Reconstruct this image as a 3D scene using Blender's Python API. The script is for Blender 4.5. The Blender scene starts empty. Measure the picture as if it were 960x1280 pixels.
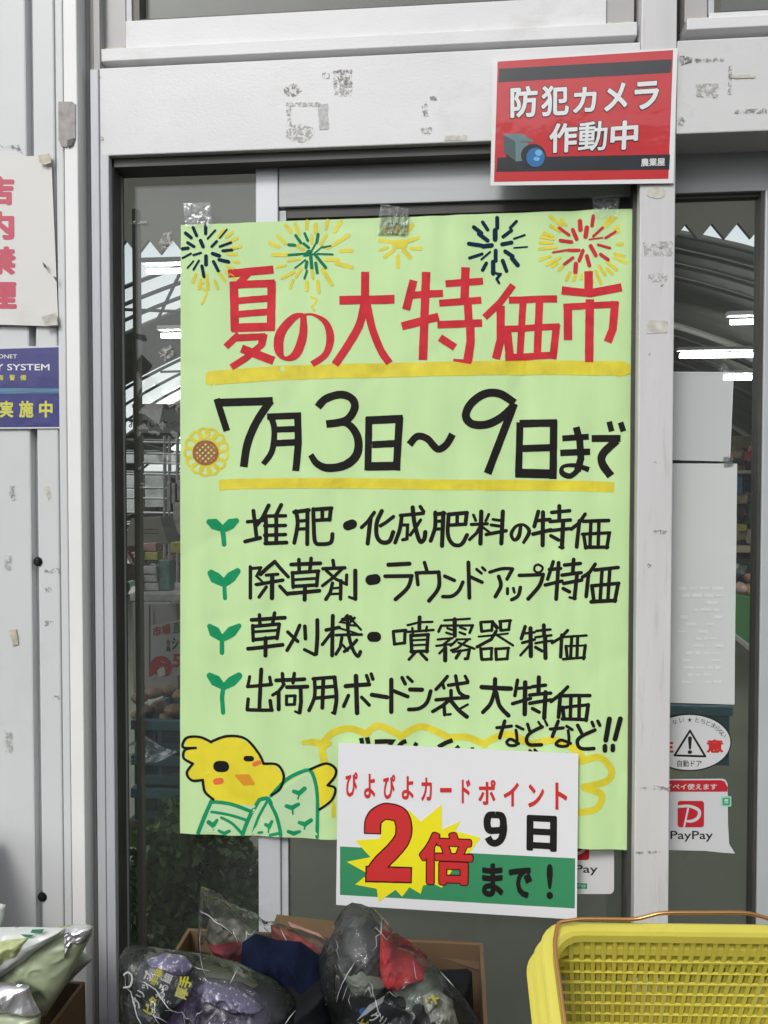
import bpy, bmesh, math, random
from mathutils import Vector, noise, Matrix
random.seed(7)
S = bpy.context.scene
COL = S.collection
R = math.radians
# ---------------------------------------------------------------- camera
YAW, PITCH, F = 5.1, 1.55, 1000.0          # focal length in photo pixels (960 wide)
cy_, sy_ = math.cos(R(YAW)), math.sin(R(YAW))
cp_, sp_ = math.cos(R(PITCH)), math.sin(R(PITCH))
FW = Vector((-sy_*cp_, cy_*cp_, -sp_)); RT = Vector((cy_, sy_, 0)); UP = RT.cross(FW)
def ray(px, py): return FW + RT*((px-480)/F) - UP*((py-640)/F)
_d = ray(510, 660)*1.395
CAM = Vector((-_d.x, 0.035-_d.y, 1.45))
cam = bpy.data.cameras.new('camera'); co = bpy.data.objects.new('camera', cam); COL.objects.link(co)
cam.sensor_fit = 'HORIZONTAL'; cam.sensor_width = 36; cam.lens = 36*F/960; cam.clip_start = 0.02; cam.clip_end = 500
co.matrix_world = Matrix(((RT.x, UP.x, -FW.x, CAM.x), (RT.y, UP.y, -FW.y, CAM.y), (RT.z, UP.z, -FW.z, CAM.z), (0, 0, 0, 1)))
S.camera = co
# ---------------------------------------------------------------- sky, sun, exposure
SUN_EL, SUN_AZ = 42, 200                   # degrees; azimuth clockwise from +Y (from behind the camera)
w = bpy.data.worlds.new('World'); S.world = w; w.use_nodes = True
nt = w.node_tree; nt.nodes.clear()
sk = nt.nodes.new('ShaderNodeTexSky'); sk.sky_type = 'NISHITA'; sk.sun_disc = False
sk.sun_elevation = R(SUN_EL); sk.sun_rotation = R(SUN_AZ); sk.dust_density = 1.5; sk.ozone_density = 0.6
hs = nt.nodes.new('ShaderNodeHueSaturation'); hs.inputs['Saturation'].default_value = 0.22
bg = nt.nodes.new('ShaderNodeBackground'); bg.inputs[1].default_value = 0.13
wo = nt.nodes.new('ShaderNodeOutputWorld')
nt.links.new(sk.outputs[0], hs.inputs['Color']); nt.links.new(hs.outputs[0], bg.inputs[0]); nt.links.new(bg.outputs[0], wo.inputs[0])
sl = bpy.data.lights.new('sun', 'SUN'); sl.energy = 0.9; sl.angle = R(14); sl.color = (1, .98, .95)
so = bpy.data.objects.new('sun', sl); COL.objects.link(so)
sdir = Vector((math.sin(R(SUN_AZ))*math.cos(R(SUN_EL)), math.cos(R(SUN_AZ))*math.cos(R(SUN_EL)), math.sin(R(SUN_EL))))
so.rotation_euler = sdir.to_track_quat('Z', 'Y').to_euler(); so.location = (0, -6, 8)
S.view_settings.view_transform = 'Standard'; S.view_settings.look = 'None'; S.view_settings.gamma = 1
S.view_settings.exposure = 0.74
try:
    S.cycles.max_bounces = 10; S.cycles.transparent_max_bounces = 24; S.cycles.caustics_reflective = False; S.cycles.caustics_refractive = False
except Exception: pass

# ---------------------------------------------------------------- helpers
def P(px, py, Y=0.0):
    d = ray(px, py); t = (Y-CAM.y)/d.y
    return CAM + d*t
def PX(px, Y, py=640): return P(px, py, Y).x
def PZ(py, Y, px=480): return P(px, py, Y).z
MATS = {}
def mat(name, col, rough=.5, metal=0, var=.0, vscale=6, bump=0, bscale=60, spec=.5, stretch=(1, 1, 1), coat=0, sub=None, dirt_or_glare=None, dscale=3, damt=.5, trans=0, alpha=None):
    if name in MATS: return MATS[name]
    m = bpy.data.materials.new(name); m.use_nodes = True; MATS[name] = m
    n = m.node_tree.nodes; l = m.node_tree.links; b = n['Principled BSDF']
    b.inputs['Base Color'].default_value = (*col, 1); b.inputs['Roughness'].default_value = rough
    b.inputs['Metallic'].default_value = metal; b.inputs['Specular IOR Level'].default_value = spec
    b.inputs['Coat Weight'].default_value = coat; b.inputs['Coat Roughness'].default_value = .05
    tc = n.new('ShaderNodeTexCoord'); mp = n.new('ShaderNodeMapping'); mp.inputs['Scale'].default_value = stretch
    l.new(tc.outputs['Object'], mp.inputs[0])
    src = None
    if var:
        t = n.new('ShaderNodeTexNoise'); t.inputs['Scale'].default_value = vscale; t.inputs['Detail'].default_value = 5
        l.new(mp.outputs[0], t.inputs['Vector'])
        r = n.new('ShaderNodeMapRange'); r.inputs['From Min'].default_value = .3; r.inputs['From Max'].default_value = .7
        r.inputs['To Min'].default_value = 1-var; r.inputs['To Max'].default_value = 1+var
        l.new(t.outputs[0], r.inputs[0])
        mx = n.new('ShaderNodeMix'); mx.data_type = 'RGBA'; mx.blend_type = 'MULTIPLY'; mx.inputs[0].default_value = 1
        mx.inputs[6].default_value = (*col, 1); l.new(r.outputs[0], mx.inputs[7]); src = mx.outputs[2]
        l.new(src, b.inputs['Base Color'])
    if dirt_or_glare:
        t = n.new('ShaderNodeTexNoise'); t.inputs['Scale'].default_value = dscale; t.inputs['Detail'].default_value = 9; t.inputs['Roughness'].default_value = .7
        l.new(mp.outputs[0], t.inputs['Vector'])
        r = n.new('ShaderNodeMapRange'); r.inputs['From Min'].default_value = .56; r.inputs['From Max'].default_value = .78
        r.inputs['To Min'].default_value = 0; r.inputs['To Max'].default_value = damt
        l.new(t.outputs[0], r.inputs[0])
        mx = n.new('ShaderNodeMix'); mx.data_type = 'RGBA'; l.new(r.outputs[0], mx.inputs[0])
        if src: l.new(src, mx.inputs[6])
        else: mx.inputs[6].default_value = (*col, 1)
        mx.inputs[7].default_value = (*dirt_or_glare, 1); l.new(mx.outputs[2], b.inputs['Base Color'])
    if bump:
        t = n.new('ShaderNodeTexNoise'); t.inputs['Scale'].default_value = bscale; t.inputs['Detail'].default_value = 4
        l.new(mp.outputs[0], t.inputs['Vector'])
        bp = n.new('ShaderNodeBump'); bp.inputs['Strength'].default_value = bump; bp.inputs['Distance'].default_value = .002
        l.new(t.outputs[0], bp.inputs['Height']); l.new(bp.outputs[0], b.inputs['Normal'])
        if coat: l.new(bp.outputs[0], b.inputs['Coat Normal'])
    if trans: b.inputs['Transmission Weight'].default_value = trans
    if alpha is not None: b.inputs['Alpha'].default_value = alpha
    return m
def film_mat(name, tint=(1, 1, 1), haze=.12, gloss_rough=.08, bscale=45, bump=.9, fres=1.5, hazecol=(.75, .78, .78)):
    m = bpy.data.materials.new(name); m.use_nodes = True; n = m.node_tree.nodes; l = m.node_tree.links; n.clear()
    o = n.new('ShaderNodeOutputMaterial'); tr = n.new('ShaderNodeBsdfTransparent'); tr.inputs[0].default_value = (*tint, 1)
    g = n.new('ShaderNodeBsdfGlossy'); g.inputs['Roughness'].default_value = gloss_rough
    df = n.new('ShaderNodeBsdfDiffuse'); df.inputs[0].default_value = (*hazecol, 1)
    fr = n.new('ShaderNodeFresnel'); fr.inputs[0].default_value = fres
    a = n.new('ShaderNodeMixShader'); a.inputs[0].default_value = haze; l.new(tr.outputs[0], a.inputs[1]); l.new(df.outputs[0], a.inputs[2])
    c = n.new('ShaderNodeMixShader'); l.new(fr.outputs[0], c.inputs[0]); l.new(a.outputs[0], c.inputs[1]); l.new(g.outputs[0], c.inputs[2])
    if bump:
        tc = n.new('ShaderNodeTexCoord'); t = n.new('ShaderNodeTexNoise'); t.inputs['Scale'].default_value = bscale; t.inputs['Detail'].default_value = 6
        t.inputs['Distortion'].default_value = 1.2
        l.new(tc.outputs['Object'], t.inputs['Vector'])
        bp = n.new('ShaderNodeBump'); bp.inputs['Strength'].default_value = bump; bp.inputs['Distance'].default_value = .01
        l.new(t.outputs[0], bp.inputs['Height'])
        for q in (g, df, fr): l.new(bp.outputs[0], q.inputs['Normal'])
    l.new(c.outputs[0], o.inputs[0]); return m
def emit_mat(name, col, s):
    m = bpy.data.materials.new(name); m.use_nodes = True; n = m.node_tree.nodes; b = n['Principled BSDF']
    b.inputs['Base Color'].default_value = (*col, 1); b.inputs['Emission Color'].default_value = (*col, 1); b.inputs['Emission Strength'].default_value = s
    return m
def world_loc(o):
    v = Vector((0, 0, 0))
    while o: v += o.location; o = o.parent
    return v
def tag(o, label=None, cat=None, group=None, kind=None):
    if label: o['label'] = label
    if cat: o['category'] = cat
    if group: o['group'] = group
    if kind: o['kind'] = kind
    return o
def thing(name, label, cat, loc, group=None):
    o = bpy.data.objects.new(name, None); COL.objects.link(o); o.location = loc; o.empty_display_size = .05
    return tag(o, label, cat, group)
class MB:
    def __init__(s): s.v = []; s.f = []; s.n = 0
    def add(s, vs, fs):
        k = len(s.v); s.v += [Vector(q) for q in vs]; s.f += [tuple(i+k for i in f) for f in fs]; return s
    def box(s, x0, x1, y0, y1, z0, z1):
        x0, x1 = sorted((x0, x1)); y0, y1 = sorted((y0, y1)); z0, z1 = sorted((z0, z1))
        return s.add([(x0,y0,z0),(x1,y0,z0),(x1,y1,z0),(x0,y1,z0),(x0,y0,z1),(x1,y0,z1),(x1,y1,z1),(x0,y1,z1)],
                     [(0,3,2,1),(4,5,6,7),(0,1,5,4),(1,2,6,5),(2,3,7,6),(3,0,4,7)])
    def obox(s, c, ax, ay, az):      # centre and three half-axes
        c = Vector(c); ax, ay, az = Vector(ax), Vector(ay), Vector(az)
        vs = [c+ax*i+ay*j+az*k for k in (-1, 1) for (i, j) in ((-1,-1),(1,-1),(1,1),(-1,1))]
        return s.add(vs, [(0,3,2,1),(4,5,6,7),(0,1,5,4),(1,2,6,5),(2,3,7,6),(3,0,4,7)])
    def tube(s, pts, r, seg=10, closed=False):
        pts = [Vector(p) for p in pts]; n = len(pts); rings = []
        ref = Vector((0, 0, 1))
        for i, p in enumerate(pts):
            t = (pts[min(i+1, n-1)]-pts[max(i-1, 0)]).normalized()
            u = t.cross(ref)
            if u.length < .1: u = t.cross(Vector((1, 0, 0)))
            u.normalize(); v = t.cross(u)
            rr = r[i] if isinstance(r, (list, tuple)) else r
            rings.append([p+(u*math.cos(a)+v*math.sin(a))*rr for a in (2*math.pi*k/seg for k in range(seg))])
        fs = []
        for i in range(n-1):
            for k in range(seg):
                k2 = (k+1) % seg; fs.append((i*seg+k, i*seg+k2, (i+1)*seg+k2, (i+1)*seg+k))
        fs.append(tuple(range(seg-1, -1, -1))); fs.append(tuple((n-1)*seg+k for k in range(seg)))
        return s.add([q for rg in rings for q in rg], fs)
    def build(s, name, m, parent=None, loc=None, smooth=False, bevel=0, label=None, cat=None, group=None, kind=None, bseg=2):
        me = bpy.data.meshes.new(name)
        base = world_loc(parent) if parent else Vector((0, 0, 0))
        off = Vector(loc) if loc is not None else base
        me.from_pydata([v-off for v in s.v], [], s.f); me.update()
        bm = bmesh.new(); bm.from_mesh(me); bmesh.ops.recalc_face_normals(bm, faces=bm.faces) if len(s.f) < 60000 and s.n == 0 else None
        bm.to_mesh(me); bm.free()
        me.materials.append(m)
        if smooth:
            for p in me.polygons: p.use_smooth = True
        o = bpy.data.objects.new(name, me); COL.objects.link(o)
        if parent: o.parent = parent; o.location = off-base
        else: o.location = off
        if bevel:
            b = o.modifiers.new('bevel', 'BEVEL'); b.width = bevel; b.segments = bseg; b.limit_method = 'ANGLE'
        return tag(o, label, cat, group, kind)
def slab(px0, py0, px1, py1, Y, depth, rx=640, rz=None):
    """world box whose front face spans the given photo pixels on plane Y; goes back by depth"""
    m = MB(); ym = min(max((py0+py1)/2, 100), 1200) if rx is None else rx
    xm = (px0+px1)/2 if rz is None else rz
    m.box(PX(px0, Y, ym), PX(px1, Y, ym), Y, Y+depth, PZ(py0, Y, xm), PZ(py1, Y, xm)); return m
def catmull(pts, k=8):
    n = len(pts); out = []
    for i in range(n-1):
        p0, p1, p2, p3 = pts[max(i-1, 0)], pts[i], pts[i+1], pts[min(i+2, n-1)]
        for j in range(k):
            t = j/k; t2, t3 = t*t, t*t*t
            out.append(tuple(.5*((2*b)+(-a+c)*t+(2*a-5*b+4*c-d)*t2+(-a+3*b-3*c+d)*t3) for a, b, c, d in zip(p0, p1, p2, p3)))
    out.append(pts[-1]); return out
def quadmap(q, u, v):       # q = TL,TR,BR,BL ; u right, v down
    a = (q[0][0]*(1-u)+q[1][0]*u, q[0][1]*(1-u)+q[1][1]*u); b = (q[3][0]*(1-u)+q[2][0]*u, q[3][1]*(1-u)+q[2][1]*u)
    return (a[0]*(1-v)+b[0]*v, a[1]*(1-v)+b[1]*v)
class Ink:
    """strokes on a curved sheet: Yf(X,Z) gives the sheet surface, strokes sit a hair in front"""
    def __init__(s, Y, Yf, base=.0004): s.mb = MB(); s.Y = Y; s.Yf = Yf; s.base = .00024+base*.26; s.k = 0
    def pt(s, px, py, off):
        p = P(px, py, s.Y); return Vector((p.x, s.Yf(p.x, p.z)-off, p.z))
    def next(s):
        s.k += 1; return s.base+(s.k % 24)*.000010
    def poly(s, pts):          # convex-ish filled polygon, fan + subdivide rings
        off = s.next(); cx = sum(p[0] for p in pts)/len(pts); cy = sum(p[1] for p in pts)/len(pts); q = []
        for a, b in zip(pts, pts[1:]+pts[:1]):
            k = max(1, int(math.hypot(b[0]-a[0], b[1]-a[1])/8)); q += [(a[0]+(b[0]-a[0])*j/k, a[1]+(b[1]-a[1])*j/k) for j in range(k)]
        pts = q; n = len(pts); K = max(3, int(max(math.hypot(p[0]-cx, p[1]-cy) for p in pts)/7)); vs = [s.pt(cx, cy, off)]; fs = []
        for k in range(1, K+1):
            t = k/K
            for p in pts: vs.append(s.pt(cx+(p[0]-cx)*t, cy+(p[1]-cy)*t, off))
        for i in range(n): fs.append((0, 1+i, 1+(i+1) % n))
        for k in range(1, K):
            for i in range(n):
                a = 1+(k-1)*n+i; b = 1+(k-1)*n+(i+1) % n; fs.append((a, b, b+n, a+n))
        s.mb.add(vs, fs)
    def stroke(s, pts, rnd=False):   # pts: (x,y,w) in px
        off = s.next()
        q = [pts[0]]
        for a, b in zip(pts, pts[1:]):
            L = math.hypot(b[0]-a[0], b[1]-a[1]); k = max(1, int(L/7))
            for j in range(1, k+1): q.append(tuple(x+(y-x)*j/k for x, y in zip(a, b)))
        n = len(q); L, Rr = [], []
        for i, p in enumerate(q):
            a = q[max(i-1, 0)]; b = q[min(i+1, n-1)]
            d1 = (p[0]-a[0], p[1]-a[1]); d2 = (b[0]-p[0], b[1]-p[1])
            l1 = math.hypot(*d1) or 1; l2 = math.hypot(*d2) or 1
            tx = (d1[0]/l1 if i else 0)+(d2[0]/l2 if i < n-1 else 0); ty = (d1[1]/l1 if i else 0)+(d2[1]/l2 if i < n-1 else 0)
            l = math.hypot(tx, ty) or 1; tx /= l; ty /= l
            hw = p[2]/2*(1+.05*noise.noise(Vector((p[0]*.15, p[1]*.15, s.k))))
            if 0 < i < n-1: hw /= max(.6, l/2)
            L.append((p[0]-ty*hw, p[1]+tx*hw)); Rr.append((p[0]+ty*hw, p[1]-tx*hw))
        vs = []; fs = []
        for a, b in zip(L, Rr): vs += [s.pt(*a, off), s.pt((a[0]+b[0])/2, (a[1]+b[1])/2, off), s.pt(*b, off)]
        for i in range(n-1): fs += [(3*i, 3*i+1, 3*i+4, 3*i+3), (3*i+1, 3*i+2, 3*i+5, 3*i+4)]
        if rnd:
            for (c, e, sg) in ((q[0], q[min(1, n-1)], -1), (q[-1], q[-2] if n > 1 else q[-1], -1)):
                d = math.atan2(e[1]-c[1], e[0]-c[0]); k0 = len(vs); vs.append(s.pt(c[0], c[1], off))
                for j in range(7):
                    a = d+math.pi/2+math.pi*j/6; vs.append(s.pt(c[0]+math.cos(a)*c[2]/2, c[1]+math.sin(a)*c[2]/2, off))
                for j in range(6): fs.append((k0, k0+1+j, k0+2+j))
        s.mb.add(vs, fs)
    def script(s, text, ox, oy, sc, w=20, rnd=False):
        for line in text.replace('\n', ';').split(';'):
            line = line.strip()
            if not line: continue
            sm = line[0] == '~'; line = line.lstrip('~'); ww = w
            if '@' in line: line, t = line.split('@'); ww = float(t)
            pts = []
            for tok in line.split():
                c = [float(x) for x in tok.split(',')]
                pts.append((ox+c[0]/sc, oy+c[1]/sc, (c[2] if len(c) > 2 else ww)/sc*(1.1 if sc > 4.5 else 1)))
            if sm: pts = catmull(pts)
            s.stroke(pts, rnd)
        return s
    def text(s, body, quad, off=.0, sub=None):
        if len(quad) == 4 and not isinstance(quad[0], (tuple, list)):
            x0, y0, x1, y1 = quad; quad = [(x0, y0), (x1, y0), (x1, y1), (x0, y1)]
        vs, fs = glyphs(body, off); o = s.next()
        s.mb.add([s.pt(*quadmap(quad, u, 1-v), o+k*.000006) for u, v, k in vs], fs); return s
    def build(s, name, m, parent, **k): s.mb.n = 1; return s.mb.build(name, m, parent, **k)
_gl = {}
def glyphs(body, off):
    """glyph outlines as (u, v, layer) points and faces; off (em) thickens them with a stroked outline"""
    key = (body, off)
    if key in _gl: return _gl[key]
    c = bpy.data.curves.new('tmp', 'FONT'); c.body = body; c.resolution_u = 3
    o = bpy.data.objects.new('tmp', c); COL.objects.link(o)
    dg = bpy.context.evaluated_depsgraph_get(); dg.update()
    me = bpy.data.meshes.new_from_object(o.evaluated_get(dg))
    bm = bmesh.new(); bm.from_mesh(me); bmesh.ops.remove_doubles(bm, verts=bm.verts, dist=1e-5); bm.verts.index_update()
    vs = [(v.co.x, v.co.y, 0) for v in bm.verts]; fs = [tuple(v.index for v in f.verts) for f in bm.faces]
    if off > 0:
        used = set()
        for k, e in enumerate([e for e in bm.edges if len(e.link_faces) == 1]):
            a, b = e.verts[0].co, e.verts[1].co; d = (b-a)
            if d.length < 1e-6: continue
            nx, ny = -d.y/d.length*off, d.x/d.length*off; n0 = len(vs); ly = 1+(k % 9)
            vs += [(a.x+nx, a.y+ny, ly), (b.x+nx, b.y+ny, ly), (b.x-nx, b.y-ny, ly), (a.x-nx, a.y-ny, ly)]; fs.append((n0, n0+1, n0+2, n0+3))
            for q in e.verts:
                if q.index in used: continue
                used.add(q.index); n0 = len(vs); ly = 10+(q.index % 7)
                vs += [(q.co.x+off*math.cos(t), q.co.y+off*math.sin(t), ly) for t in (0, .785, 1.57, 2.356, 3.1416, 3.927, 4.712, 5.498)]; fs.append(tuple(range(n0, n0+8)))
    bm.free(); bpy.data.objects.remove(o); bpy.data.curves.remove(c); bpy.data.meshes.remove(me)
    xs = [v[0] for v in vs]; ys = [v[1] for v in vs]; x0, x1, y0, y1 = min(xs), max(xs), min(ys), max(ys)
    _gl[key] = ([((v[0]-x0)/(x1-x0 or 1), (v[1]-y0)/(y1-y0 or 1), v[2]) for v in vs], fs); return _gl[key]
def sheet(quad, Y, Yf, nu=30, nv=30, thick=.0):
    m = MB(); vs = []; fs = []
    for j in range(nv+1):
        for i in range(nu+1):
            p = P(*quadmap(quad, i/nu, j/nv), Y); vs.append((p.x, Yf(p.x, p.z), p.z))
    for j in range(nv):
        for i in range(nu):
            a = j*(nu+1)+i; fs.append((a, a+nu+1, a+nu+2, a+1))
    if thick:        # back and rim get their own vertices, so the edge stays crisp
        N = len(vs); base_f = list(fs); n0 = len(vs); vs += [(x, y+thick, z) for x, y, z in vs[:N]]; fs += [tuple(q+n0 for q in reversed(f)) for f in base_f]
        rim = [i for i in range(nu+1)]+[j*(nu+1)+nu for j in range(1, nv+1)]+[nv*(nu+1)+i for i in range(nu-1, -1, -1)]+[j*(nu+1) for j in range(nv-1, 0, -1)]
        n1 = len(vs); vs += [vs[a] for a in rim]+[(vs[a][0], vs[a][1]+thick, vs[a][2]) for a in rim]; r_ = len(rim)
        for k in range(r_): fs.append((n1+k, n1+(k+1) % r_, n1+r_+(k+1) % r_, n1+r_+k))
    return m.add(vs, fs)
def crumple(v, sc, amp, seed=0):
    o1 = Vector((seed, seed*.7, 0)); w_ = Vector((noise.noise(v*sc*.6+o1), noise.noise(v*sc*.6+o1+Vector((9, 0, 0))), noise.noise(v*sc*.6+o1+Vector((0, 9, 0)))))*.03
    u = v+w_
    r1 = 1-abs(noise.noise(u*sc+o1))*3; r2 = 1-abs(noise.noise(u*sc*2.4+o1*2))*3; r3 = noise.noise(u*sc*6+o1)
    return amp*(.8*max(r1, -.4)+.45*max(r2, -.3)+.18*r3)
def pillow(outline, Y, T, K=12,  amp=.006, sc=14, seed=0, smooth=True, tilt=(0, 0), back=.5, pw=.5, step=3.2):
    """closed bulged shape over a pixel outline at plane Y, bulging T towards the viewer, back*T behind"""
    pts = []; K = int(K*1.7) if step < 4 else K
    for a, b in zip(outline, outline[1:]+outline[:1]):
        L = math.hypot(b[0]-a[0], b[1]-a[1]); k = max(1, int(L/step))
        pts += [(a[0]+(b[0]-a[0])*j/k, a[1]+(b[1]-a[1])*j/k) for j in range(k)]
    n = len(pts); cx = sum(p[0] for p in pts)/n; cy = sum(p[1] for p in pts)/n
    m = MB(); vs = []; fs = []
    c0 = P(cx, cy, Y)
    def emit(sgn, t0):
        k0 = len(vs)
        for k in range(K+1):
            t = k/K
            for p in (pts if k else [(cx, cy)]):
                q = P(cx+(p[0]-cx)*t, cy+(p[1]-cy)*t, Y)
                h = T*t0*max(0, 1-t*t)**pw
                cr = crumple(q, sc, amp, seed+(3 if sgn < 0 else 0))*min(1, 2.5*(1.02-t))
                q.y += -sgn*(h+cr)+tilt[0]*(q.x-c0.x)+tilt[1]*(q.z-c0.z)
                vs.append(q)
        for i in range(n): fs.append((k0, k0+1+i, k0+1+(i+1) % n))
        for k in range(1, K):
            for i in range(n):
                a = k0+1+(k-1)*n+i; b = k0+1+(k-1)*n+(i+1) % n; fs.append((a, b, b+n, a+n))
        return k0+1+(K-1)*n
    r1 = emit(1, 1); r2 = emit(-1, back)
    for i in range(n): fs.append((r1+i, r1+(i+1) % n, r2+(i+1) % n, r2+i))
    m.add(vs, fs); m.grid = (n, K); return m
def creases(m, parent, seed, count=16, seg=(3, 9), r=.00045, name='film_crease'):
    n, K = m.grid; rg = random.Random(seed); c = MB()
    for _ in range(count):
        k = rg.randint(int(K*.25), K); i = rg.randrange(n); dk = rg.choice((-1, -1, 0, 1)); di = rg.choice((-2, -1, 1, 2)); pts = []
        for q in range(rg.randint(*seg)):
            if not 1 <= k <= K: break
            pts.append(m.v[1+(k-1)*n+(i % n)]+Vector((0, -.0008, 0))); k += dk if rg.random() < .7 else 0; i += di if rg.random() < .8 else 0
        if len(pts) > 2:
            w_ = rg.uniform(.5, 1.5); c.tube(pts, [r*w_*(.25+math.sin(math.pi*j/(len(pts)-1))) for j in range(len(pts))], 5)
    return c.build(name, crease_m, parent, smooth=True, kind='stuff')
# ---------------------------------------------------------------- materials
white_al = mat('white_painted_aluminium', (.70, .70, .70), .42, var=.05, vscale=5, bump=.15, bscale=160, dirt_or_glare=(.42, .40, .36), dscale=6, damt=.5, stretch=(1, 1, 1.6))
rail_al = mat('light_grey_aluminium_rail', (.50, .52, .53), .38, var=.07, vscale=4, stretch=(.15, 1, 6), bump=.1, bscale=120, dirt_or_glare=(.25, .24, .22), dscale=9, damt=.35)
jamb_al = mat('satin_aluminium_jamb', (.50, .51, .54), .42, metal=.1, var=.05, vscale=8, stretch=(8, 8, .3), dirt_or_glare=(.2, .19, .18), dscale=12, damt=.3)
grey_al = mat('dull_grey_aluminium', (.30, .29, .28), .45, metal=.2, var=.08, vscale=4, stretch=(6, 6, .4))
dark_al = mat('dark_bronze_gasket', (.055, .053, .047), .5, var=.25, vscale=10)
gap_m = mat('shadow_gap_bronze', (.02, .015, .013), .6)
olive_al = mat('brown_inner_frame', (.10, .095, .07), .5, var=.15, vscale=6)
siding_m = mat('white_steel_siding', (.62, .63, .63), .34, var=.04, vscale=3, bump=.12, bscale=30, dirt_or_glare=(.38, .36, .32), dscale=5, damt=.28)
trim_m = mat('bright_white_corner_trim', (.80, .80, .79), .28, var=.03, bump=.05)
residue_m = None
def residue(name, col, dens=.5, sc=90):
    m = bpy.data.materials.new(name); m.use_nodes = True; n = m.node_tree.nodes; l = m.node_tree.links; b = n['Principled BSDF']
    b.inputs['Base Color'].default_value = (*col, 1); b.inputs['Roughness'].default_value = .7
    tc = n.new('ShaderNodeTexCoord'); t = n.new('ShaderNodeTexNoise'); t.inputs['Scale'].default_value = sc; t.inputs['Detail'].default_value = 8; t.inputs['Roughness'].default_value = .75
    r = n.new('ShaderNodeMapRange'); r.inputs['From Min'].default_value = .5-dens*.12+.03; r.inputs['From Max'].default_value = .62-dens*.1+.05
    l.new(tc.outputs['Object'], t.inputs['Vector']); l.new(t.outputs[0], r.inputs[0])
    tr = n.new('ShaderNodeBsdfTransparent'); mx = n.new('ShaderNodeMixShader'); l.new(r.outputs[0], mx.inputs[0]); l.new(tr.outputs[0], mx.inputs[1]); l.new(b.outputs[0], mx.inputs[2])
    l.new(mx.outputs[0], n['Material Output'].inputs[0]); return m
res_dark = residue('dark_glue_residue', (.33, .31, .29), .45, 130)
res_lite = residue('grey_glue_residue', (.52, .51, .48), .5, 140)
res_tan = mat('old_yellowed_tape', (.50, .45, .34), .5, var=.25, vscale=60)
res_tan2 = mat('old_pale_tape', (.52, .50, .44), .5, var=.25, vscale=80)
glass_m = film_mat('window_glass', tint=(.86, .89, .87), haze=.02, gloss_rough=.0, bump=0, fres=1.45)
poster_m = mat('light_green_paper', (.55, .765, .375), .62, var=.03, vscale=9, stretch=(3, 1, .5), bump=.25, bscale=20, spec=.3)
paper_w = mat('white_print_paper', (.78, .78, .80), .5, var=.015, vscale=5, bump=.1, bscale=15, spec=.35)
ink_red = mat('red_marker_ink', (.58, .030, .042), .7, var=.13, vscale=45, spec=.2)
ink_blk = mat('black_marker_ink', (.010, .009, .008), .7, spec=.2)
ink_navy = mat('navy_marker_ink', (.004, .02, .05), .7, spec=.15)
ink_yel = mat('yellow_marker_ink', (.70, .60, .035), .6, var=.14, vscale=30)
ink_grn = mat('green_marker_ink', (.008, .28, .11), .7, spec=.2, var=.12, vscale=40)
ink_grn_d = mat('dark_green_marker_ink', (.006, .19, .08), .7, spec=.2, var=.12, vscale=40)
ink_brn = mat('brown_pencil_ink', (.33, .12, .03), .7, var=.2, vscale=60)
fill_yel = mat('yellow_fill_ink', (.78, .66, .03), .6, var=.06, vscale=25)
fill_pale = mat('pale_cloth_fill', (.50, .70, .40), .6)
cheek = mat('orange_red_cheek_ink', (.80, .16, .05), .6)
pr_red = mat('printed_red', (.60, .035, .035), .45); pr_blk = mat('printed_black', (.012, .010, .010), .45)
pr_grn = mat('printed_green', (.045, .27, .12), .45); pr_yel = mat('printed_yellow', (.86, .78, .02), .45)
pr_out = mat('printed_dark_outline', (.05, .004, .004), .45)
lam = dict(coat=.65, bump=.9, bscale=7)
s_red = mat('laminated_red', (.52, .018, .022), .35, **lam); s_blk = mat('laminated_black', (.014, .015, .02), .35, **lam)
s_wht = mat('laminated_white', (.74, .74, .73), .35, **lam); s_grey = mat('camera_grey_print', (.13, .21, .22), .35, **lam)
s_greyd = mat('camera_dark_grey_print', (.06, .10, .105), .35, **lam); s_blue = mat('lens_blue_print', (.02, .15, .36), .35, **lam); s_blue2 = mat('lens_light_blue_print', (.15, .42, .70), .35, **lam)
s_cream = mat('glossy_cream_plastic_sheet', (.60, .59, .55), .3, coat=1, bump=.6, bscale=7)
s_rose = mat('faded_rose_lettering', (.50, .025, .07), .4, coat=.5, bump=.6, bscale=7)
s_indigo = mat('indigo_sticker', (.028, .028, .17), .45, var=.15, vscale=20, coat=.3, bump=.5, bscale=14, dirt_or_glare=(.12, .14, .32), dscale=14, damt=.5)
s_teal = mat('teal_sticker_band', (.04, .16, .28), .4, coat=.6, bump=.5, bscale=14, var=.3, vscale=30, stretch=(.3, 1, 4))
s_ylw = mat('sticker_yellow_lettering', (.62, .60, .10), .4)
stk_w = mat('white_sticker', (.62, .63, .64), .4, var=.03, bump=.1, bscale=12)
stk_red = mat('sticker_red', (.50, .02, .035), .4); stk_grn = mat('sticker_green', (.03, .36, .17), .4)
tape_m = film_mat('clear_tape', haze=.07, gloss_rough=.10, bscale=30, bump=.5, fres=1.5)
bag_m = film_mat('clear_plastic_bag', haze=.015, gloss_rough=.07, bscale=34, bump=.55, fres=1.42, hazecol=(.55, .58, .56))
crease_m = film_mat('milky_film_crease', haze=.55, gloss_rough=.12, bump=0, fres=1.6, hazecol=(.78, .8, .8))
card = mat('brown_cardboard', (.12, .072, .036), .8, var=.12, vscale=8, bump=.2, bscale=60)
flr = mat('grey_green_floor_paint', (.17, .175, .125), .45, var=.1, vscale=1.5, dirt_or_glare=(.06, .06, .045), dscale=4, damt=.5)
grd = mat('dark_asphalt', (.055, .055, .055), .85, var=.2, vscale=4, bump=.6, bscale=90)
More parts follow.
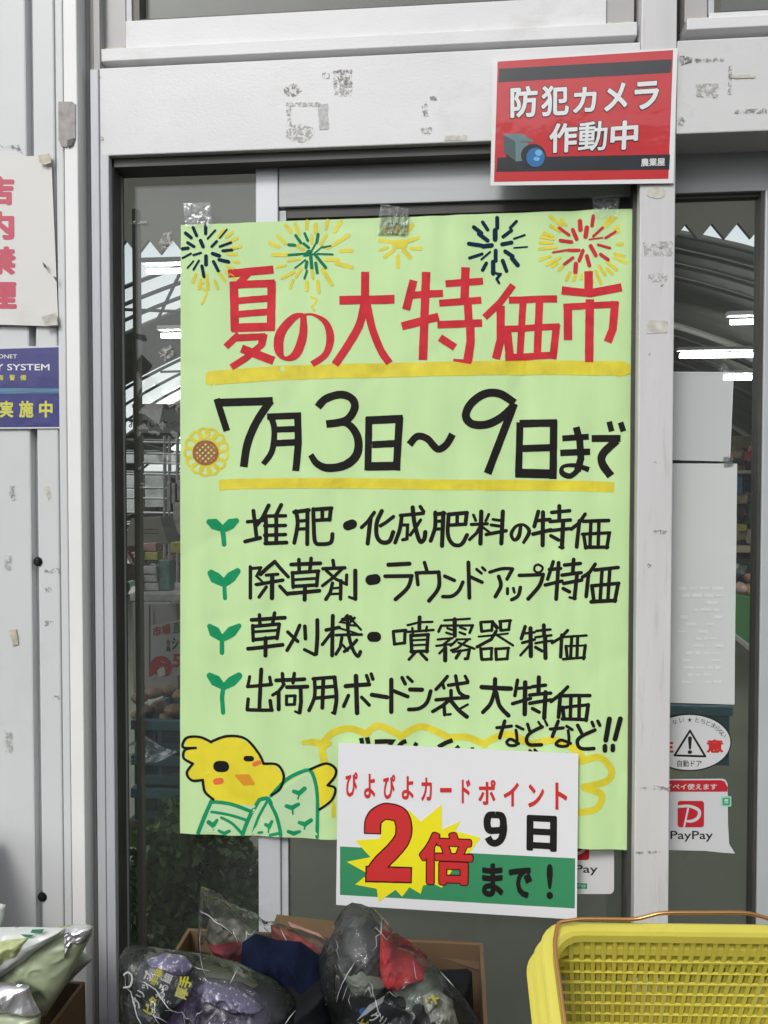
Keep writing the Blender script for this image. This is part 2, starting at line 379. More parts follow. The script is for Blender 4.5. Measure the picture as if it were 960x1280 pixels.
# ================================================================ SETTING
op = thing('added_building', 'grey building added unseen behind the viewer, shaping the reflections', 'building', (0, -22, 0))  # unseen building added to darken reflections in the glass and the red sign
opm = mat('grey_far_render', (.20, .20, .20), .8, var=.1, vscale=.5)
MB().box(-4, 26, -32, -22, 0, 11.2).build('wall', opm, op); MB().box(-4.3, 26.3, -32.3, -21.7, 11.2, 11.6).build('roof', mat('dark_far_roof', (.06, .06, .065), .7), op)
for k in range(9): MB().box(-3+k*3.1, -1.2+k*3.1, -22.02, -21.98, 5.2, 7.0).build('window', mat('dark_far_window', (.03, .035, .04), .2), op)
hg = MB(); hg.n = 1  # unseen hedge added as a low dark horizon for the reflections
for k in range(2600):
    c = Vector((random.uniform(-34, -5), random.gauss(-26, .8), abs(random.gauss(0, 1))*2.2+.2)); a = Vector((random.gauss(0, 1), random.gauss(0, 1), random.gauss(0, 1))).normalized()*.5; b_ = a.cross(Vector((0, .3, 1))).normalized()*.35
    hg.add([c-a, c+b_, c+a, c-b_], [(0, 1, 2, 3)])
hg.build('hedge', mat('dark_hedge_leaf', (.05, .08, .03), .7, var=.3), loc=(-20, -26, 0), kind='stuff', label='dark hedge added unseen behind the viewer, shaping the reflections', cat='hedge')
dk = thing('added_shade_rack', 'dark steel rack added out of view at the left to shade the lower wall', 'rack', (-1.45, -.3, 0))  # unseen rack added to shade the lower left wall
rm = mat('dark_rack_steel', (.05, .05, .05), .5); xr_ = CAM.x+ray(-25, 1000).x/ray(-25, 1000).y*(-.06-CAM.y)
for z_ in (.25, .55, .84): MB().box(-1.95, xr_, -.62, -.06, z_, z_+.025).build('shelf', rm, dk)
for yy_ in (-.61, -.10): MB().box(xr_-.03, xr_-.002, yy_, yy_+.03, 0, .839).build('post', rm, dk)
MB().box(-60, 60, -60, 60, -.3, -.004).build('ground', grd, loc=(0, 0, 0), kind='structure', label='dark asphalt forecourt in front of the shop', cat='ground')
MB().box(-7, 7, .05, 17, -.003, .004).build('shop_floor', flr, loc=(0, 5, 0), kind='structure', label='grey-green painted shop floor behind the glass', cat='floor')
# ---------------- left siding wall
sw = thing('siding_wall', 'white ribbed steel siding wall left of the shop door, with screws and glue marks', 'wall', (-.95, 0, 0))
def vpanel(x0, x1, Y, dep): m = MB(); m.box(PX(x0, Y), PX(x1, Y), Y, Y+dep, 0, 3.2); return m
vpanel(-420, -75, -.010, .03).build('siding_panel', siding_m, sw, bevel=.003)
vpanel(-67, 39, -.010, .03).build('siding_panel', siding_m, sw, bevel=.003)
vpanel(47, 74, -.012, .03).build('siding_panel', siding_m, sw, bevel=.003)
vpanel(75, 84.5, -.016, .03).build('siding_panel', siding_m, sw, bevel=.002)
vpanel(-420, 100, .006, .02).build('backing_sheet', siding_m, sw)
vpanel(85, 102, -.024, .06).build('corner_trim', trim_m, sw, bevel=.002)
for (sx, sy) in ((47.5, 702), (53, 1121)):
    p = P(sx, sy, -.012); m = MB()
    m.tube([p+Vector((0, .004, 0)), p+Vector((0, -.0015, 0))], .0085, 14); m.tube([p+Vector((0, -.0015, 0)), p+Vector((0, -.006, 0))], .0055, 6)
    m.build('screw', mat('blackened_screw', (.03, .03, .03), .35, metal=.6), sw, bevel=.0006)
# peeled tape on trim and wall
def patch(pts, Y, m, parent, name='tape_residue', th=.0005):
    mm = MB()
    if name == 'tape_residue':
        q = []
        for a, b in zip(pts, pts[1:]+pts[:1]):
            L = math.hypot(b[0]-a[0], b[1]-a[1]); k = max(1, int(L/2.2))
            for j in range(k): q.append((a[0]+(b[0]-a[0])*j/k+random.uniform(-.8, .8), a[1]+(b[1]-a[1])*j/k+random.uniform(-.8, .8)))
        pts = q
    vs = [P(x, y, Y) for x, y in pts]; n = len(vs)
    vs2 = [v+Vector((0, th, 0)) for v in vs]
    mm.add(vs+vs2, [tuple(range(n)), tuple(range(2*n-1, n-1, -1))]+[(i, (i+1) % n, (i+1) % n+n, i+n) for i in range(n)])
    return mm.build(name, m, parent)
patch([(73, 127), (90, 127), (94, 130), (94, 172), (90, 178), (82, 184), (76, 182), (73, 174)], -.0262, mat('grey_peeled_tape', (.33, .31, .30), .6, var=.2, vscale=70), sw, 'peeled_tape', .010)
patch([(84, 175), (93, 172), (90, 181), (84, 184)], -.0275, mat('dark_curled_tape', (.10, .095, .09), .6), sw, 'peeled_tape')
for (pts, m_) in (([(12, 607), (18, 606), (17, 615), (18, 624), (14, 626), (11, 616)], res_lite), ([(55, 609), (61, 607), (62, 613), (65, 623), (60, 625), (56, 616)], res_tan2),
              ([(12, 787), (20, 786), (23, 806), (16, 808)], res_tan), ([(6, 915), (14, 914), (15, 925), (14, 940), (5, 941), (7, 928)], res_lite),
              ([(5, 695), (13, 694), (13, 712), (6, 712)], res_lite), ([(55, 712), (80, 709), (80, 716), (56, 716)], res_dark), ([(56, 735), (64, 733), (64, 740), (56, 740)], res_dark),
              ([(0, 180), (22, 181), (28, 190), (26, 191), (18, 184), (0, 184)], res_dark), ([(55, 776), (66, 776), (66, 782), (55, 782)], res_dark), ([(66, 870), (74, 869), (74, 876), (66, 876)], res_dark)):
    patch(pts, -.0125, m_, sw)
# ---------------- door frame
df = thing('door_frame', 'grey and white aluminium door frame with broad header beam and mullion post', 'door frame', (0, 0, 0))
vpanel(102, 109, .020, .04).build('jamb_recess', grey_al, df, bevel=.001)
vpanel(109, 117, .008, .05).build('jamb_recess', mat('jamb_recess_grey', (.33, .325, .31), .45, var=.06, vscale=5), df, bevel=.001)
def zb(px0, px1, z0, z1, Y, dep): m = MB(); m.box(PX(px0, Y), PX(px1, Y), Y, Y+dep, z0, z1); return m
Ztop = PZ(68, 0); Zbot = PZ(181.5, 0)
Yp = 0
zb(117.5, 128, 0, PZ(87, 0, 125), -.003, .06).build('jamb', jamb_al, df, bevel=.0015)
zb(128.8, 140, 0, PZ(194, 0, 130), -.001, .06).build('jamb', jamb_al, df, bevel=.0015)
zb(117.5, 122, PZ(86, 0, 125)+.001, 3.2, .010, .05).build('jamb_trim', grey_al, df)
zb(122.5, 130, PZ(86, 0, 125)+.001, 3.2, .004, .05).build('jamb_trim', mat('jamb_trim_light', (.38, .37, .36), .4), df)
hb = MB(); hb.box(PX(129, 0), PX(796, 0), 0, .085, Zbot, Ztop); hb.build('header_beam', white_al, df, bevel=.002)
hb = MB(); hb.box(PX(841, 0), 2.2, .001, .085, Zbot, Ztop); hb.build('header_beam', mat('greyer_painted_aluminium', (.60, .60, .595), .42, var=.06, vscale=5, bump=.12, bscale=140, dirt_or_glare=(.26, .24, .22), dscale=10, damt=.45), df, bevel=.002)
zb(796.6, 840.4, 0, 3.2, -.003, .06).build('mullion_post', mat('post_aluminium', (.60, .59, .59), .40, var=.05, vscale=6, stretch=(5, 5, .5), dirt_or_glare=(.28, .26, .24), dscale=14, damt=.45), df, bevel=.002)
# glue marks on the header and the post
YR = -.0006
def blob(x0, y0, x1, y1, n=9):
    cx, cy, rx, ry = (x0+x1)/2, (y0+y1)/2, (x1-x0)/2, (y1-y0)/2
    return [(cx+rx*math.cos(a)*random.uniform(.8, 1.05), cy+ry*math.sin(a)*random.uniform(.8, 1.05)) for a in [2*math.pi*i/n for i in range(n)]]
for b_, m_ in ((blob(353, 104, 377, 122), res_dark), ([(397, 129), (410, 130), (411, 162), (399, 162)], mat('scuffed_tape_patch', (.47, .47, .46), .6, var=.25, vscale=150)),
           (blob(354, 153, 395, 180), res_lite), ([(358, 128), (400, 128), (400, 133), (358, 133)], res_lite), ([(358, 133), (364, 133), (364, 158), (359, 158)], res_lite),
           ([(416, 88), (440, 87), (440, 105), (417, 106)], res_dark), ([(417, 105), (440, 104), (440, 120), (418, 120)], res_lite), ([(402, 91), (412, 91), (413, 98), (403, 98)], res_dark),
           ([(527, 132), (533, 128), (535, 145), (530, 147)], res_dark), ([(537, 121), (546, 119), (548, 125), (538, 126)], res_dark), ([(526, 160), (540, 159), (540, 168), (527, 168)], res_lite),
           ([(556, 170), (584, 169), (584, 175), (556, 176)], res_tan2), (blob(119, 168, 130, 180), res_lite), (blob(118, 94, 128, 100), res_lite)):
    patch(b_, YR, m_, df)
YR = -.0004+.001-.0006
for b_, m_ in (([(849, 70), (853, 70), (854, 78), (905, 76), (904, 72), (870, 74), (850, 81)], res_dark), ([(911, 82), (915, 82), (914, 118), (910, 118)], res_dark), ([(912, 94), (944, 93), (944, 97), (912, 98)], res_tan2),
           ([(870, 105), (898, 104), (897, 122), (869, 120)], res_lite), ([(918, 137), (959, 135), (959, 141), (918, 141)], res_dark), (blob(846, 143, 856, 158), res_dark)):
    patch(b_, -.0002, m_, df)
for b_, m_ in (([(804, 303), (841, 301), (840, 320), (805, 320)], res_lite), ([(822, 308), (831, 307), (828, 312)], res_dark), ([(809, 402), (812, 400), (835, 401), (834, 416), (808, 417)], res_tan2), ([(810, 343), (834, 341), (834, 352), (810, 352)], res_lite),
           (blob(811, 662, 836, 668), res_dark), (blob(809, 704, 814, 710), res_dark), ([(795, 986), (820, 982), (838, 985), (838, 989), (815, 987)], res_dark), ([(816, 577), (826, 577), (826, 580)], res_lite), (blob(808, 232, 834, 250), res_tan2), ([(795, 1065), (825, 1064), (825, 1067), (795, 1068)], res_dark),
           (blob(810, 440, 813, 444), res_dark), (blob(826, 355, 832, 360), res_dark)):
    patch(b_, -.0037, m_, df)
# dark soffit under the header, side gasket
zb(140.5, 796, PZ(202, .03), PZ(181, .03), .012, .05).build('soffit_gap', dark_al, df)
zb(841, 1400, PZ(178, .03), PZ(166, .03), .012, .05).build('soffit_gap', dark_al, df)
zb(141, 146, 0, Zbot, .012, .03).build('gasket', dark_al, df)
zb(788, 796.2, 0, Zbot, .02, .05).build('gasket', dark_al, df)
MB().box(-2.2, 2.4, .0, .12, -.001, .018).build('threshold', jamb_al, df)
# ---------------- transom windows
def transom(label, xl, xr, xg0, xg1, yb, ys, yf, xm):
    YT = .02
    t = thing('transom_window', label, 'window', (PX((xl+xr)/2, YT), YT, PZ(yb, YT, xm)))
    zs1, zs0 = PZ(ys, YT, xm), PZ(yb, YT, xm); zf = PZ(yf, YT, xm)
    a, b = PX(xl, YT), PX(xr, YT); c, d = PX(xg0, YT), PX(xg1, YT)
    MB().box(a, b, .008, .06, zs0, zs1).build('sill', white_al, t, bevel=.0015)
    MB().box(a, PX(xg0-8, YT), .022, .07, zs1+.001, 3.1).build('side_frame', mat('grey_beige_side_frame', (.42, .41, .40), .4, var=.05), t, bevel=.001)  # side frames have their own grey-beige colour
    MB().box(PX(xg1+2, YT), b-.002, .022, .07, zs1+.001, 3.1).build('side_frame', MATS['grey_beige_side_frame'], t, bevel=.001)
    MB().box(PX(xg0-7, YT), PX(xg1+1, YT), .016, .06, zs1+.0015, zf).build('sash_rail', white_al, t, bevel=.0015)
    MB().box(PX(xg0-7, YT), c, .020, .06, zf+.0005, 3.1).build('sash_stile', rail_al, t, bevel=.001)
    MB().box(c, c+.012, .024, .055, zf+.0005, 3.1).build('glazing_bead', olive_al, t)
    MB().box(c+.013, d, .024, .055, zf+.0005, zf+.006).build('glazing_bead', dark_al, t)
    MB().box(c+.002, d, .045, .049, zf+.001, 3.1).build('glass_pane', glass_m, t)
    for (q0, q1) in ((a+.003, PX(xg0-9, YT)), (PX(xg1+3, YT), b-.006)): MB().box(q0, q1, .0195, .0215, zs1+.002, zs1+.008).build('foam_seal', res_tan, t)
    return t
transom('transom window with brown glass above the poster, from the left jamb to the mullion post', 133, 789.5, 170, 752, 64.5, 48, 10.5, 480)
transom('transom window at the top right corner of the picture, right of the mullion post', 850, 1400, 886, 1360, 40.5, 26, 17, 900)
MB().box(PX(130.5, .03), PX(1420, .03), .058, .12, Ztop, Ztop+.012).build('shadow_gap', gap_m, df)
MB().box(PX(130.5, .03), PX(133, .03), .05, .09, Ztop, 3.2).build('shadow_gap', gap_m, df)
MB().box(PX(789.7, .03), PX(797, .03), .05, .09, Ztop, 3.2).build('shadow_gap', gap_m, df)
MB().box(PX(840.5, .03), PX(849.5, .03), .05, .09, Ztop, 3.2).build('shadow_gap', gap_m, df)
# ---------------- sliding door leaf behind the poster
YG = .055
dl = thing('sliding_door', 'glass sliding door behind the green poster, with an aluminium stile', 'door', (0, YG, 0))
zb(321, 349, .02, PZ(198, .04), .040, .03).build('stile', mat('leaf_stile_aluminium', (.58, .60, .62), .36, metal=.15, var=.05, vscale=6, dirt_or_glare=(.3, .28, .26), dscale=15, damt=.3), dl, bevel=.002)
zb(350, 359, .02, PZ(257, .04)-.001, .046, .02).build('stile', rail_al, dl, bevel=.001)
zb(350, 787, PZ(257, .04, 400), PZ(192, .04, 570), .041, .03).build('top_rail', rail_al, dl, bevel=.0015)
zb(360, 787, PZ(272, .05, 400), PZ(258, .05, 400), .048, .015).build('top_gasket', dark_al, dl)
zb(359, 787, 0.1, PZ(257, .05, 400), YG, .005).build('glass_pane', glass_m, dl)
zb(359, 787, .02, .1, .042, .03).build('bottom_rail', rail_al, dl, bevel=.001)
fx = thing('side_window', 'narrow fixed glass light between the left jamb and the door stile', 'window', (PX(235, YG), YG, 0))
zb(147, 321, .05, PZ(200, YG), YG+.002, .005).build('glass_pane', glass_m, fx)
zb(146.5, 153, .05, PZ(205, .075, 200), .063, .02).build('inner_stile', olive_al, fx)
zb(168, 174.5, .05, PZ(260, .3, 200), .30, .02).build('inner_rail', mat('olive_inner_post', (.14, .135, .08), .5, var=.15), fx)
patch([(205, 292), (214, 289), (217, 300), (209, 312), (200, 310), (199, 302)], YG-.0005, res_lite, fx)
patch([(198, 440), (213, 430), (218, 443), (203, 455)], YG-.0005, res_lite, fx)
patch([(160, 277), (183, 276), (183, 279), (160, 280)], YG-.0005, res_lite, fx)
# right leaf
YG2 = .10
dr = thing('sliding_door', 'glass door leaf at the right edge, carrying white papers and warning stickers', 'door', (PX(950, YG2), YG2, 0))
zb(760, 1420, PZ(240, .085, 900), PZ(172, .085, 900), .085, .03).build('top_rail', rail_al, dr, bevel=.0015)
zb(946.5, 951.5, .02, PZ(240, .085, 900)-.001, .082, .03).build('stile_gasket', dark_al, dr)
zb(952, 990, .02, PZ(240, .085, 900)-.001, .078, .03).build('stile', mat('right_stile_aluminium', (.50, .52, .53), .36, metal=.15, var=.06, vscale=6), dr, bevel=.002)
zb(990.5, 1400, .1, PZ(240, .085, 900)-.001, YG2, .005).build('glass_pane', glass_m, dr)
zb(762, 946, .1, PZ(240, .085, 900)-.001, YG2, .005).build('glass_pane', glass_m, dr)
zb(762, 946, .02, .1, .085, .03).build('bottom_rail', rail_al, dr, bevel=.001)
zb(762, 946, PZ(246, .09, 900), PZ(240.5, .09, 900), .094, .02).build('top_gasket', dark_al, dr)

# ================================================================ HALL BEHIND THE GLASS
VX = CAM.x; D0 = 5.0
def dz(py, d): return CAM.z+(613-py)/1000*d*1.0
def wx(px, py, Y): return P(px, py, Y).x
YF = CAM.y+3.3
fb = MB(); pitch = .1; zt = PZ(318, YF, 190); x = -4.0; base = zt+.055
vs = []; x0 = PX(160, YF)-pitch*30
n = 90
top = 4.2
for i in range(n*2+1):
    xx = x0+i*pitch/2; z = (zt+.062) if i % 2 == 0 else zt-.0
    vs.append((xx, YF, z))
k = len(vs); allv = vs+[(a, b, top) for a, b, c in vs]+[(a, b+.02, c) for a, b, c in vs]+[(a, b+.02, top) for a, b, c in vs]
fs = []
for i in range(k-1): fs += [(i, i+1, k+i+1, k+i), (2*k+i, 3*k+i, 3*k+i+1, 2*k+i+1), (i, 2*k+i, 2*k+i+1, i+1)]
fbm = mat('dark_brown_grey_valance', (.085, .08, .065), .8, var=.12, vscale=3, bump=.2)
MB().add(allv, fs).build('valance', fbm, loc=(VX, YF, 2.4), label='dark canvas valance with a zigzag lower edge hanging inside behind the glass', cat='valance')
# barrel vault
Rv, zc = 6.175, CAM.z-(895)/1000*D0
vt = thing('vaulted_roof', 'shallow arched hall roof with pale panels and dark ribs behind the glass', 'roof', (VX, CAM.y+D0, 0))
vw = mat('translucent_roof_sheet', (.80, .82, .84), .5, var=.08, vscale=3)
nb = vw.node_tree; pb = nb.nodes['Principled BSDF']
trn = nb.nodes.new('ShaderNodeBsdfTranslucent'); trn.inputs[0].default_value = (.97, .98, .98, 1); mxs = nb.nodes.new('ShaderNodeMixShader'); mxs.inputs[0].default_value = .85
nb.links.new(pb.outputs[0], mxs.inputs[1]); nb.links.new(trn.outputs[0], mxs.inputs[2]); nb.links.new(mxs.outputs[0], nb.nodes['Material Output'].inputs[0])
vdark = mat('grey_roof_sheet', (.17, .165, .15), .7, var=.15, vscale=2, stretch=(1, 5, 1))
rib_m = mat('dark_roof_rib', (.06, .058, .055), .6); ribl = mat('pale_roof_rib', (.65, .65, .63), .5)
def vp(xr, d, dr=0): return Vector((VX+xr*(Rv+dr)/Rv, CAM.y+d, zc+math.sqrt(Rv*Rv-xr*xr)+dr))
def vpanel2(xa, xb, da, db, m, name='roof_panel'):
    q = MB(); vs = []; K = 12
    for j in range(K+1):
        xr = xa+(xb-xa)*j/K
        vs += [vp(xr, da), vp(xr, db), vp(xr, da, .02), vp(xr, db, .02)]
    fs = []
    for j in range(K):
        a = 4*j; fs += [(a, a+1, a+5, a+4), (a+2, a+6, a+7, a+3), (a, a+4, a+6, a+2), (a+1, a+3, a+7, a+5)]
    if m is vw: fs = [f for k_, f in enumerate(fs) if k_ % 4 == 0]
    q.add(vs, fs).build(name, m, vt, smooth=False)
def rib(d, m, xa=-4.6, xb=4.6, r=.014):
    MB().tube([vp(xa+(xb-xa)*j/36, d, -.02) for j in range(37)], r, 6).build('rib', m, vt)
us = [1.0, 1.055, 1.11, 1.165, 1.40, 1.48, 1.57, 1.66, 1.95, 2.2, 2.5, 2.8, 3.2]
kinds = [1, 1, 1, 0, 1, 1, 1, 0, 1, 1, 0, 0]
for i, kd in enumerate(kinds):
    da, db = us[i]*D0+.012, us[i+1]*D0-.012
    for (xa, xb) in ((-4.6, -1.55), (-1.53, 0.35)): vpanel2(xa, xb, da, db, vw if kd else vdark)
    for (xa, xb) in ((.37, 1.1), (1.12, 4.6)): vpanel2(xa, xb, da, db, vdark)
for i, u in enumerate(us): rib(u*D0, rib_m, -4.6, .36); rib(u*D0, ribl if i in (4, 8) else rib_m, .37, 4.6, .03 if i in (4, 8) else .012)
for xr in (-3.3, -1.54, .36): MB().tube([vp(xr, 5, -.03), vp(xr, 16, -.03)], .016, 6).build('purlin', rib_m, vt)
for xr, s in ((-1.75, .5), (-2.4, -.4)):
    MB().tube([vp(xr, 5.0, -.04), vp(xr-s, 5.83, -.04)], .012, 6).build('brace', rib_m, vt)
    MB().tube([vp(xr-.9, 7.0, -.04), vp(xr-.9+s, 8.3, -.04)], .012, 6).build('brace', rib_m, vt)
hall = thing('hall_wall', 'dim brownish back and side walls of the shop hall', 'wall', (VX, CAM.y+16, 0))
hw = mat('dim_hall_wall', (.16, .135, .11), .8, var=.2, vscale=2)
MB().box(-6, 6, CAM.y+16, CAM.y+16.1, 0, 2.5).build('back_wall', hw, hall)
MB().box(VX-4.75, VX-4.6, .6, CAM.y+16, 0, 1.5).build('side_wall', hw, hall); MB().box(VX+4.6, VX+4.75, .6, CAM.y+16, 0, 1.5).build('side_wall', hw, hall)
# fluorescent tubes (lit)
tube_m = emit_mat('lit_fluorescent_tube', (1, .99, .95), 18)
def tube(x0, x1, py, d, lab):
    Y = CAM.y+d; a, b = P(x0, py, Y), P(x1, py, Y); z = (a.z+b.z)/2
    t = thing('ceiling_light', lab, 'light', ((a.x+b.x)/2, Y, z+.05), 'lit fluorescent tubes under the arched roof')
    MB().tube([(a.x, Y, z), (b.x, Y, z)], .016*d/5*.95, 10).build('lamp_tube', tube_m, t)
    MB().box(a.x-.02, b.x+.02, Y-.03, Y+.03, z+.035, z+.06).build('housing', stk_w, t)
tube(184, 300, 338, 3.85, 'topmost bright tube left of the poster, under the zigzag valance')
tube(202, 290, 419, 5.0, 'second tube down left of the poster')
tube(191, 280, 485, 8.2, 'third tube down left of the poster, above the paper banner')
tube(214, 250, 545, 10.2, 'small tube below the paper banner left of the poster')
tube(913, 990, 402, 5.0, 'uppermost tube right of the mullion post')
tube(850, 953, 444, 6.2, 'longest tube right of the mullion post, just above the upper white paper')
tube(905, 939, 472, 7.4, 'short tube at the top right corner of the upper white paper')
tube(940, 960, 508, 10, 'tiny tube beside the right door stile')
tube(912, 955, 529, 12.0, 'farthest tube at mid height of the upper white paper')

# ---------------- goods seen through the left light
def at(px, py, d): return P(px, py, CAM.y+d)
def gbox(name, lab, cat, x0, y0, x1, y1, d, depth, m, group=None, bevel=.003, parent=None):
    Y = CAM.y+d; a, b = P(x0, (y0+y1)/2, Y), P(x1, (y0+y1)/2, Y); zt_, zb_ = PZ(y0, Y, (x0+x1)/2), PZ(y1, Y, (x0+x1)/2)
    mm = MB(); mm.box(a.x, b.x, Y, Y+depth, zb_, zt_)
    return mm.build(name, m, parent, loc=None if parent else ((a.x+b.x)/2, Y, zb_), bevel=bevel, label=lab, cat=cat, group=group)
def label_text(body, quad, Y, m, parent, off=.01, name='lettering', d=.0012):
    ik = Ink(Y, lambda x, z: Y-d); ik.text(body, quad, off); return ik.build(name, m, parent)
YB = CAM.y+2.2
bn = thing('paper_banner', 'hanging paper banner with handwritten words behind the left glass', 'banner', tuple(P(196, 540, YB)))
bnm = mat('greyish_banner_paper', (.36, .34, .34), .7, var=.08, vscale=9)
sheet([(166, 509), (250, 509), (250, 541), (166, 541)], YB, lambda x, z: YB, 4, 3, .001).build('banner_sheet', bnm, bn)
sheet([(166, 505), (250, 505), (250, 510), (166, 510)], YB, lambda x, z: YB-.004, 2, 1, .004).build('banner_rod', mat('brown_banner_rod', (.12, .09, .06), .6), bn)
label_text('お買いよ', (161, 525, 210, 535), YB, ink_blk, bn); label_text('いらっ', (173, 513, 205, 520), YB, mat('faint_lettering', (.2, .18, .2), .6), bn, 0)
label_text('や', (211, 526, 224, 535), YB, MATS['faint_lettering'], bn, 0)
wire = mat('grey_rack_wire', (.20, .20, .20), .4, metal=.5)
YW = CAM.y+3.6
rk = thing('wire_rack', 'tall wire display rack with clear boxes behind the left glass', 'rack', tuple(P(195, 1050, YW)))
for yy in (552, 566, 578, 592, 609, 622, 640, 655):
    MB().tube([at(140, yy, 3.6), at(300, yy+3, 3.6)], .006, 6).build('rack_bar', wire, rk)
    MB().tube([at(140, yy-3, 4.1), at(300, yy, 4.1)], .006, 6).build('rack_bar', wire, rk)
for xx in (155, 178, 206, 212, 222, 250): MB().tube([at(xx, 545, 3.6), at(xx, 1040, 3.6)], .008, 6).build('rack_post', wire, rk)
MB().tube([at(150, 549, 3.4), at(215, 565, 3.9)], .010, 6).build('rack_bar', dark_al, rk)
clearbox = mat('frosted_clear_box', (.48, .49, .49), .3, var=.25, vscale=20)
for i, (a, b, c, d_, g) in enumerate(((150, 592, 176, 608, 'frosted box on the rack shelf, left of its neighbour'), (181, 592, 205, 609, 'frosted box on the middle rack shelf below the banner'), (181, 612, 206, 634, 'larger frosted box on the rack shelf above the grey carton'), (148, 611, 174, 640, 'frosted box at the far left of the rack behind the inner post'), (150, 566, 225, 578, 'long frosted tray on the top rack shelf'))):
    gbox('plastic_box', g, 'box', a, b, c, d_, 3.75, .25, clearbox, 'frosted boxes on the wire rack')
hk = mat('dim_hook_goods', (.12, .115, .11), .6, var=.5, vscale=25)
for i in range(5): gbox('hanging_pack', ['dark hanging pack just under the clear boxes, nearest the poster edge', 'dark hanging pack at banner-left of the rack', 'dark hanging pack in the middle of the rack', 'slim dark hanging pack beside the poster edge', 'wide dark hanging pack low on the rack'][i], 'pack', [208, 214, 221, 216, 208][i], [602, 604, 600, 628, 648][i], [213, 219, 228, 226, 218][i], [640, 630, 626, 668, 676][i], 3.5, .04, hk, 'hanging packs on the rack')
rg = random.Random(11)
for nm_, c_ in (('pale', (.42, .42, .41)), ('dark', (.03, .03, .032)), ('warm', (.30, .20, .13)), ('green', (.10, .16, .09)), ('red', (.30, .06, .06))):
    g_ = MB()
    for k in range({'pale': 46, 'dark': 60, 'warm': 26, 'green': 22, 'red': 10}[nm_]):
        px_, py_, d_ = rg.uniform(150, 262), rg.choice((607, 636, 668, 700, 738))+rg.uniform(-5, 2), rg.uniform(3.75, 4.4); q = at(px_, py_, d_); w_, h_ = rg.uniform(.01, .03), rg.uniform(.02, .07)
        g_.obox(q, Vector((w_, rg.uniform(-.01, .01), 0)), (0, .02, 0), Vector((rg.uniform(-.02, .02), 0, h_*.6)))
    g_.build('small_goods', mat('rack_goods_'+nm_, c_, .35, var=.3, vscale=40), rk, kind='stuff')
    g_ = MB()
    for k in range(30):
        px_, py_, d_ = rg.uniform(905, 960), rg.choice((575, 588, 640, 683, 712))+rg.uniform(-8, 1), rg.uniform(5.02, 5.3); q = at(px_, py_, d_)
        g_.obox(q, (rg.uniform(.01, .035), 0, 0), (0, .02, 0), (rg.uniform(-.01, .01), 0, rg.uniform(.02, .05)))
    g_.build('small_goods', MATS['rack_goods_'+nm_], rk2 if 'rk2' in globals() else rk, kind='stuff')
# grey carton with printed lines
ct = thing('carton', 'open grey carton standing above the coloured seed packets behind the left glass', 'box', tuple(at(182, 682, 2.6)))
sheet([(164, 648), (200, 646), (210, 680), (154, 683)], CAM.y+2.6, lambda x, z: CAM.y+2.6, 2, 2, .12).build('carton_panel', mat('grey_carton', (.15, .14, .12), .8, var=.08), ct)
for yy in (661, 666): sheet([(176, yy), (199, yy), (199, yy+1.2), (176, yy+1.2)], CAM.y+2.6, lambda x, z: CAM.y+2.6-.001, 1, 1).build('printed_line', mat('brown_print', (.07, .03, .03), .6), ct)
cols = {'r': (.26, .03, .06), 'b': (.05, .09, .28), 'y': (.36, .32, .08), 'w': (.34, .33, .33), 'p': (.32, .18, .17), 'g': (.10, .17, .15), 'd': (.05, .07, .1)}
pk = [('p', 178, 679, 195, 689, 'pink packet at the top of the rack stand under the carton'), ('r', 168, 686, 177, 694, 'red packet left of the pink one'), ('y', 180, 690, 197, 700, 'yellow packet under the pink packet'), ('d', 168, 696, 177, 704, 'dark blue packet beside the yellow packet'),
      ('r', 170, 709, 178, 718, 'red packet low on the left of the packet stand'), ('w', 179, 708, 195, 717, 'upper white packet of the packet stand'), ('b', 170, 719, 178, 728, 'small blue packet under the red one'), ('w', 179, 719, 196, 727, 'middle white packet of the packet stand'), ('b', 170, 729, 178, 741, 'blue packet at the bottom of the packet stand'), ('w', 179, 729, 198, 738, 'lowest white packet of the packet stand'), ('y', 213, 678, 226, 691, 'mustard yellow packet beside the poster edge'), ('g', 198, 700, 212, 738, 'tall pale green plastic pack right of the white packets')]
for c, a, b, e, f, g in pk: gbox('packet', g, 'packet', a, b, e, f, 2.5+.02*random.random(), .05, mat('packet_'+c, cols[c], .35, var=.3, vscale=60), 'coloured packets behind the left glass', .002)
sh = gbox('shelf_board', 'pale shelf board with price strip below the packets', 'shelf', 162, 742, 235, 752, 2.45, .3, mat('pale_shelf_edge', (.33, .31, .29), .6, var=.3, vscale=30))
pan = gbox('notice_board', 'dull grey board behind the potato price sign', 'board', 166, 754, 222, 870, 2.75, .03, mat('dull_panel', (.15, .14, .13), .6, var=.08), bevel=.002)
MB().tube([at(187, 756, 2.73), at(187, 845, 2.73)], .003, 6).build('panel_seam', dark_al, pan)
YS = CAM.y+2.4
sg = thing('price_sign', 'tilted white price sign with red and black lettering behind the left glass', 'sign', tuple(P(210, 850, YS)))
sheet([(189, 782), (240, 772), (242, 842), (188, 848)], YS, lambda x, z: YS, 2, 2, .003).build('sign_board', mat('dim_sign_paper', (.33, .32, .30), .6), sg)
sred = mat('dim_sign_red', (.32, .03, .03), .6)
label_text('市場', [(191, 784), (213, 779), (213, 792), (191, 796)], YS, sred, sg, .02); label_text('直', [(216, 778), (226, 776), (226, 790), (216, 792)], YS, mat('dim_sign_green', (.05, .12, .08), .6), sg, .01)
label_text('会', (208, 799, 213, 806), YS, ink_blk, sg, .01)
label_text('員', (208, 807, 213, 814), YS, ink_blk, sg, .01); label_text('シャ', [(215, 797), (232, 795), (232, 811), (215, 813)], YS, ink_blk, sg, .02); label_text('5', (216, 817, 226, 834), YS, sred, sg, .03)
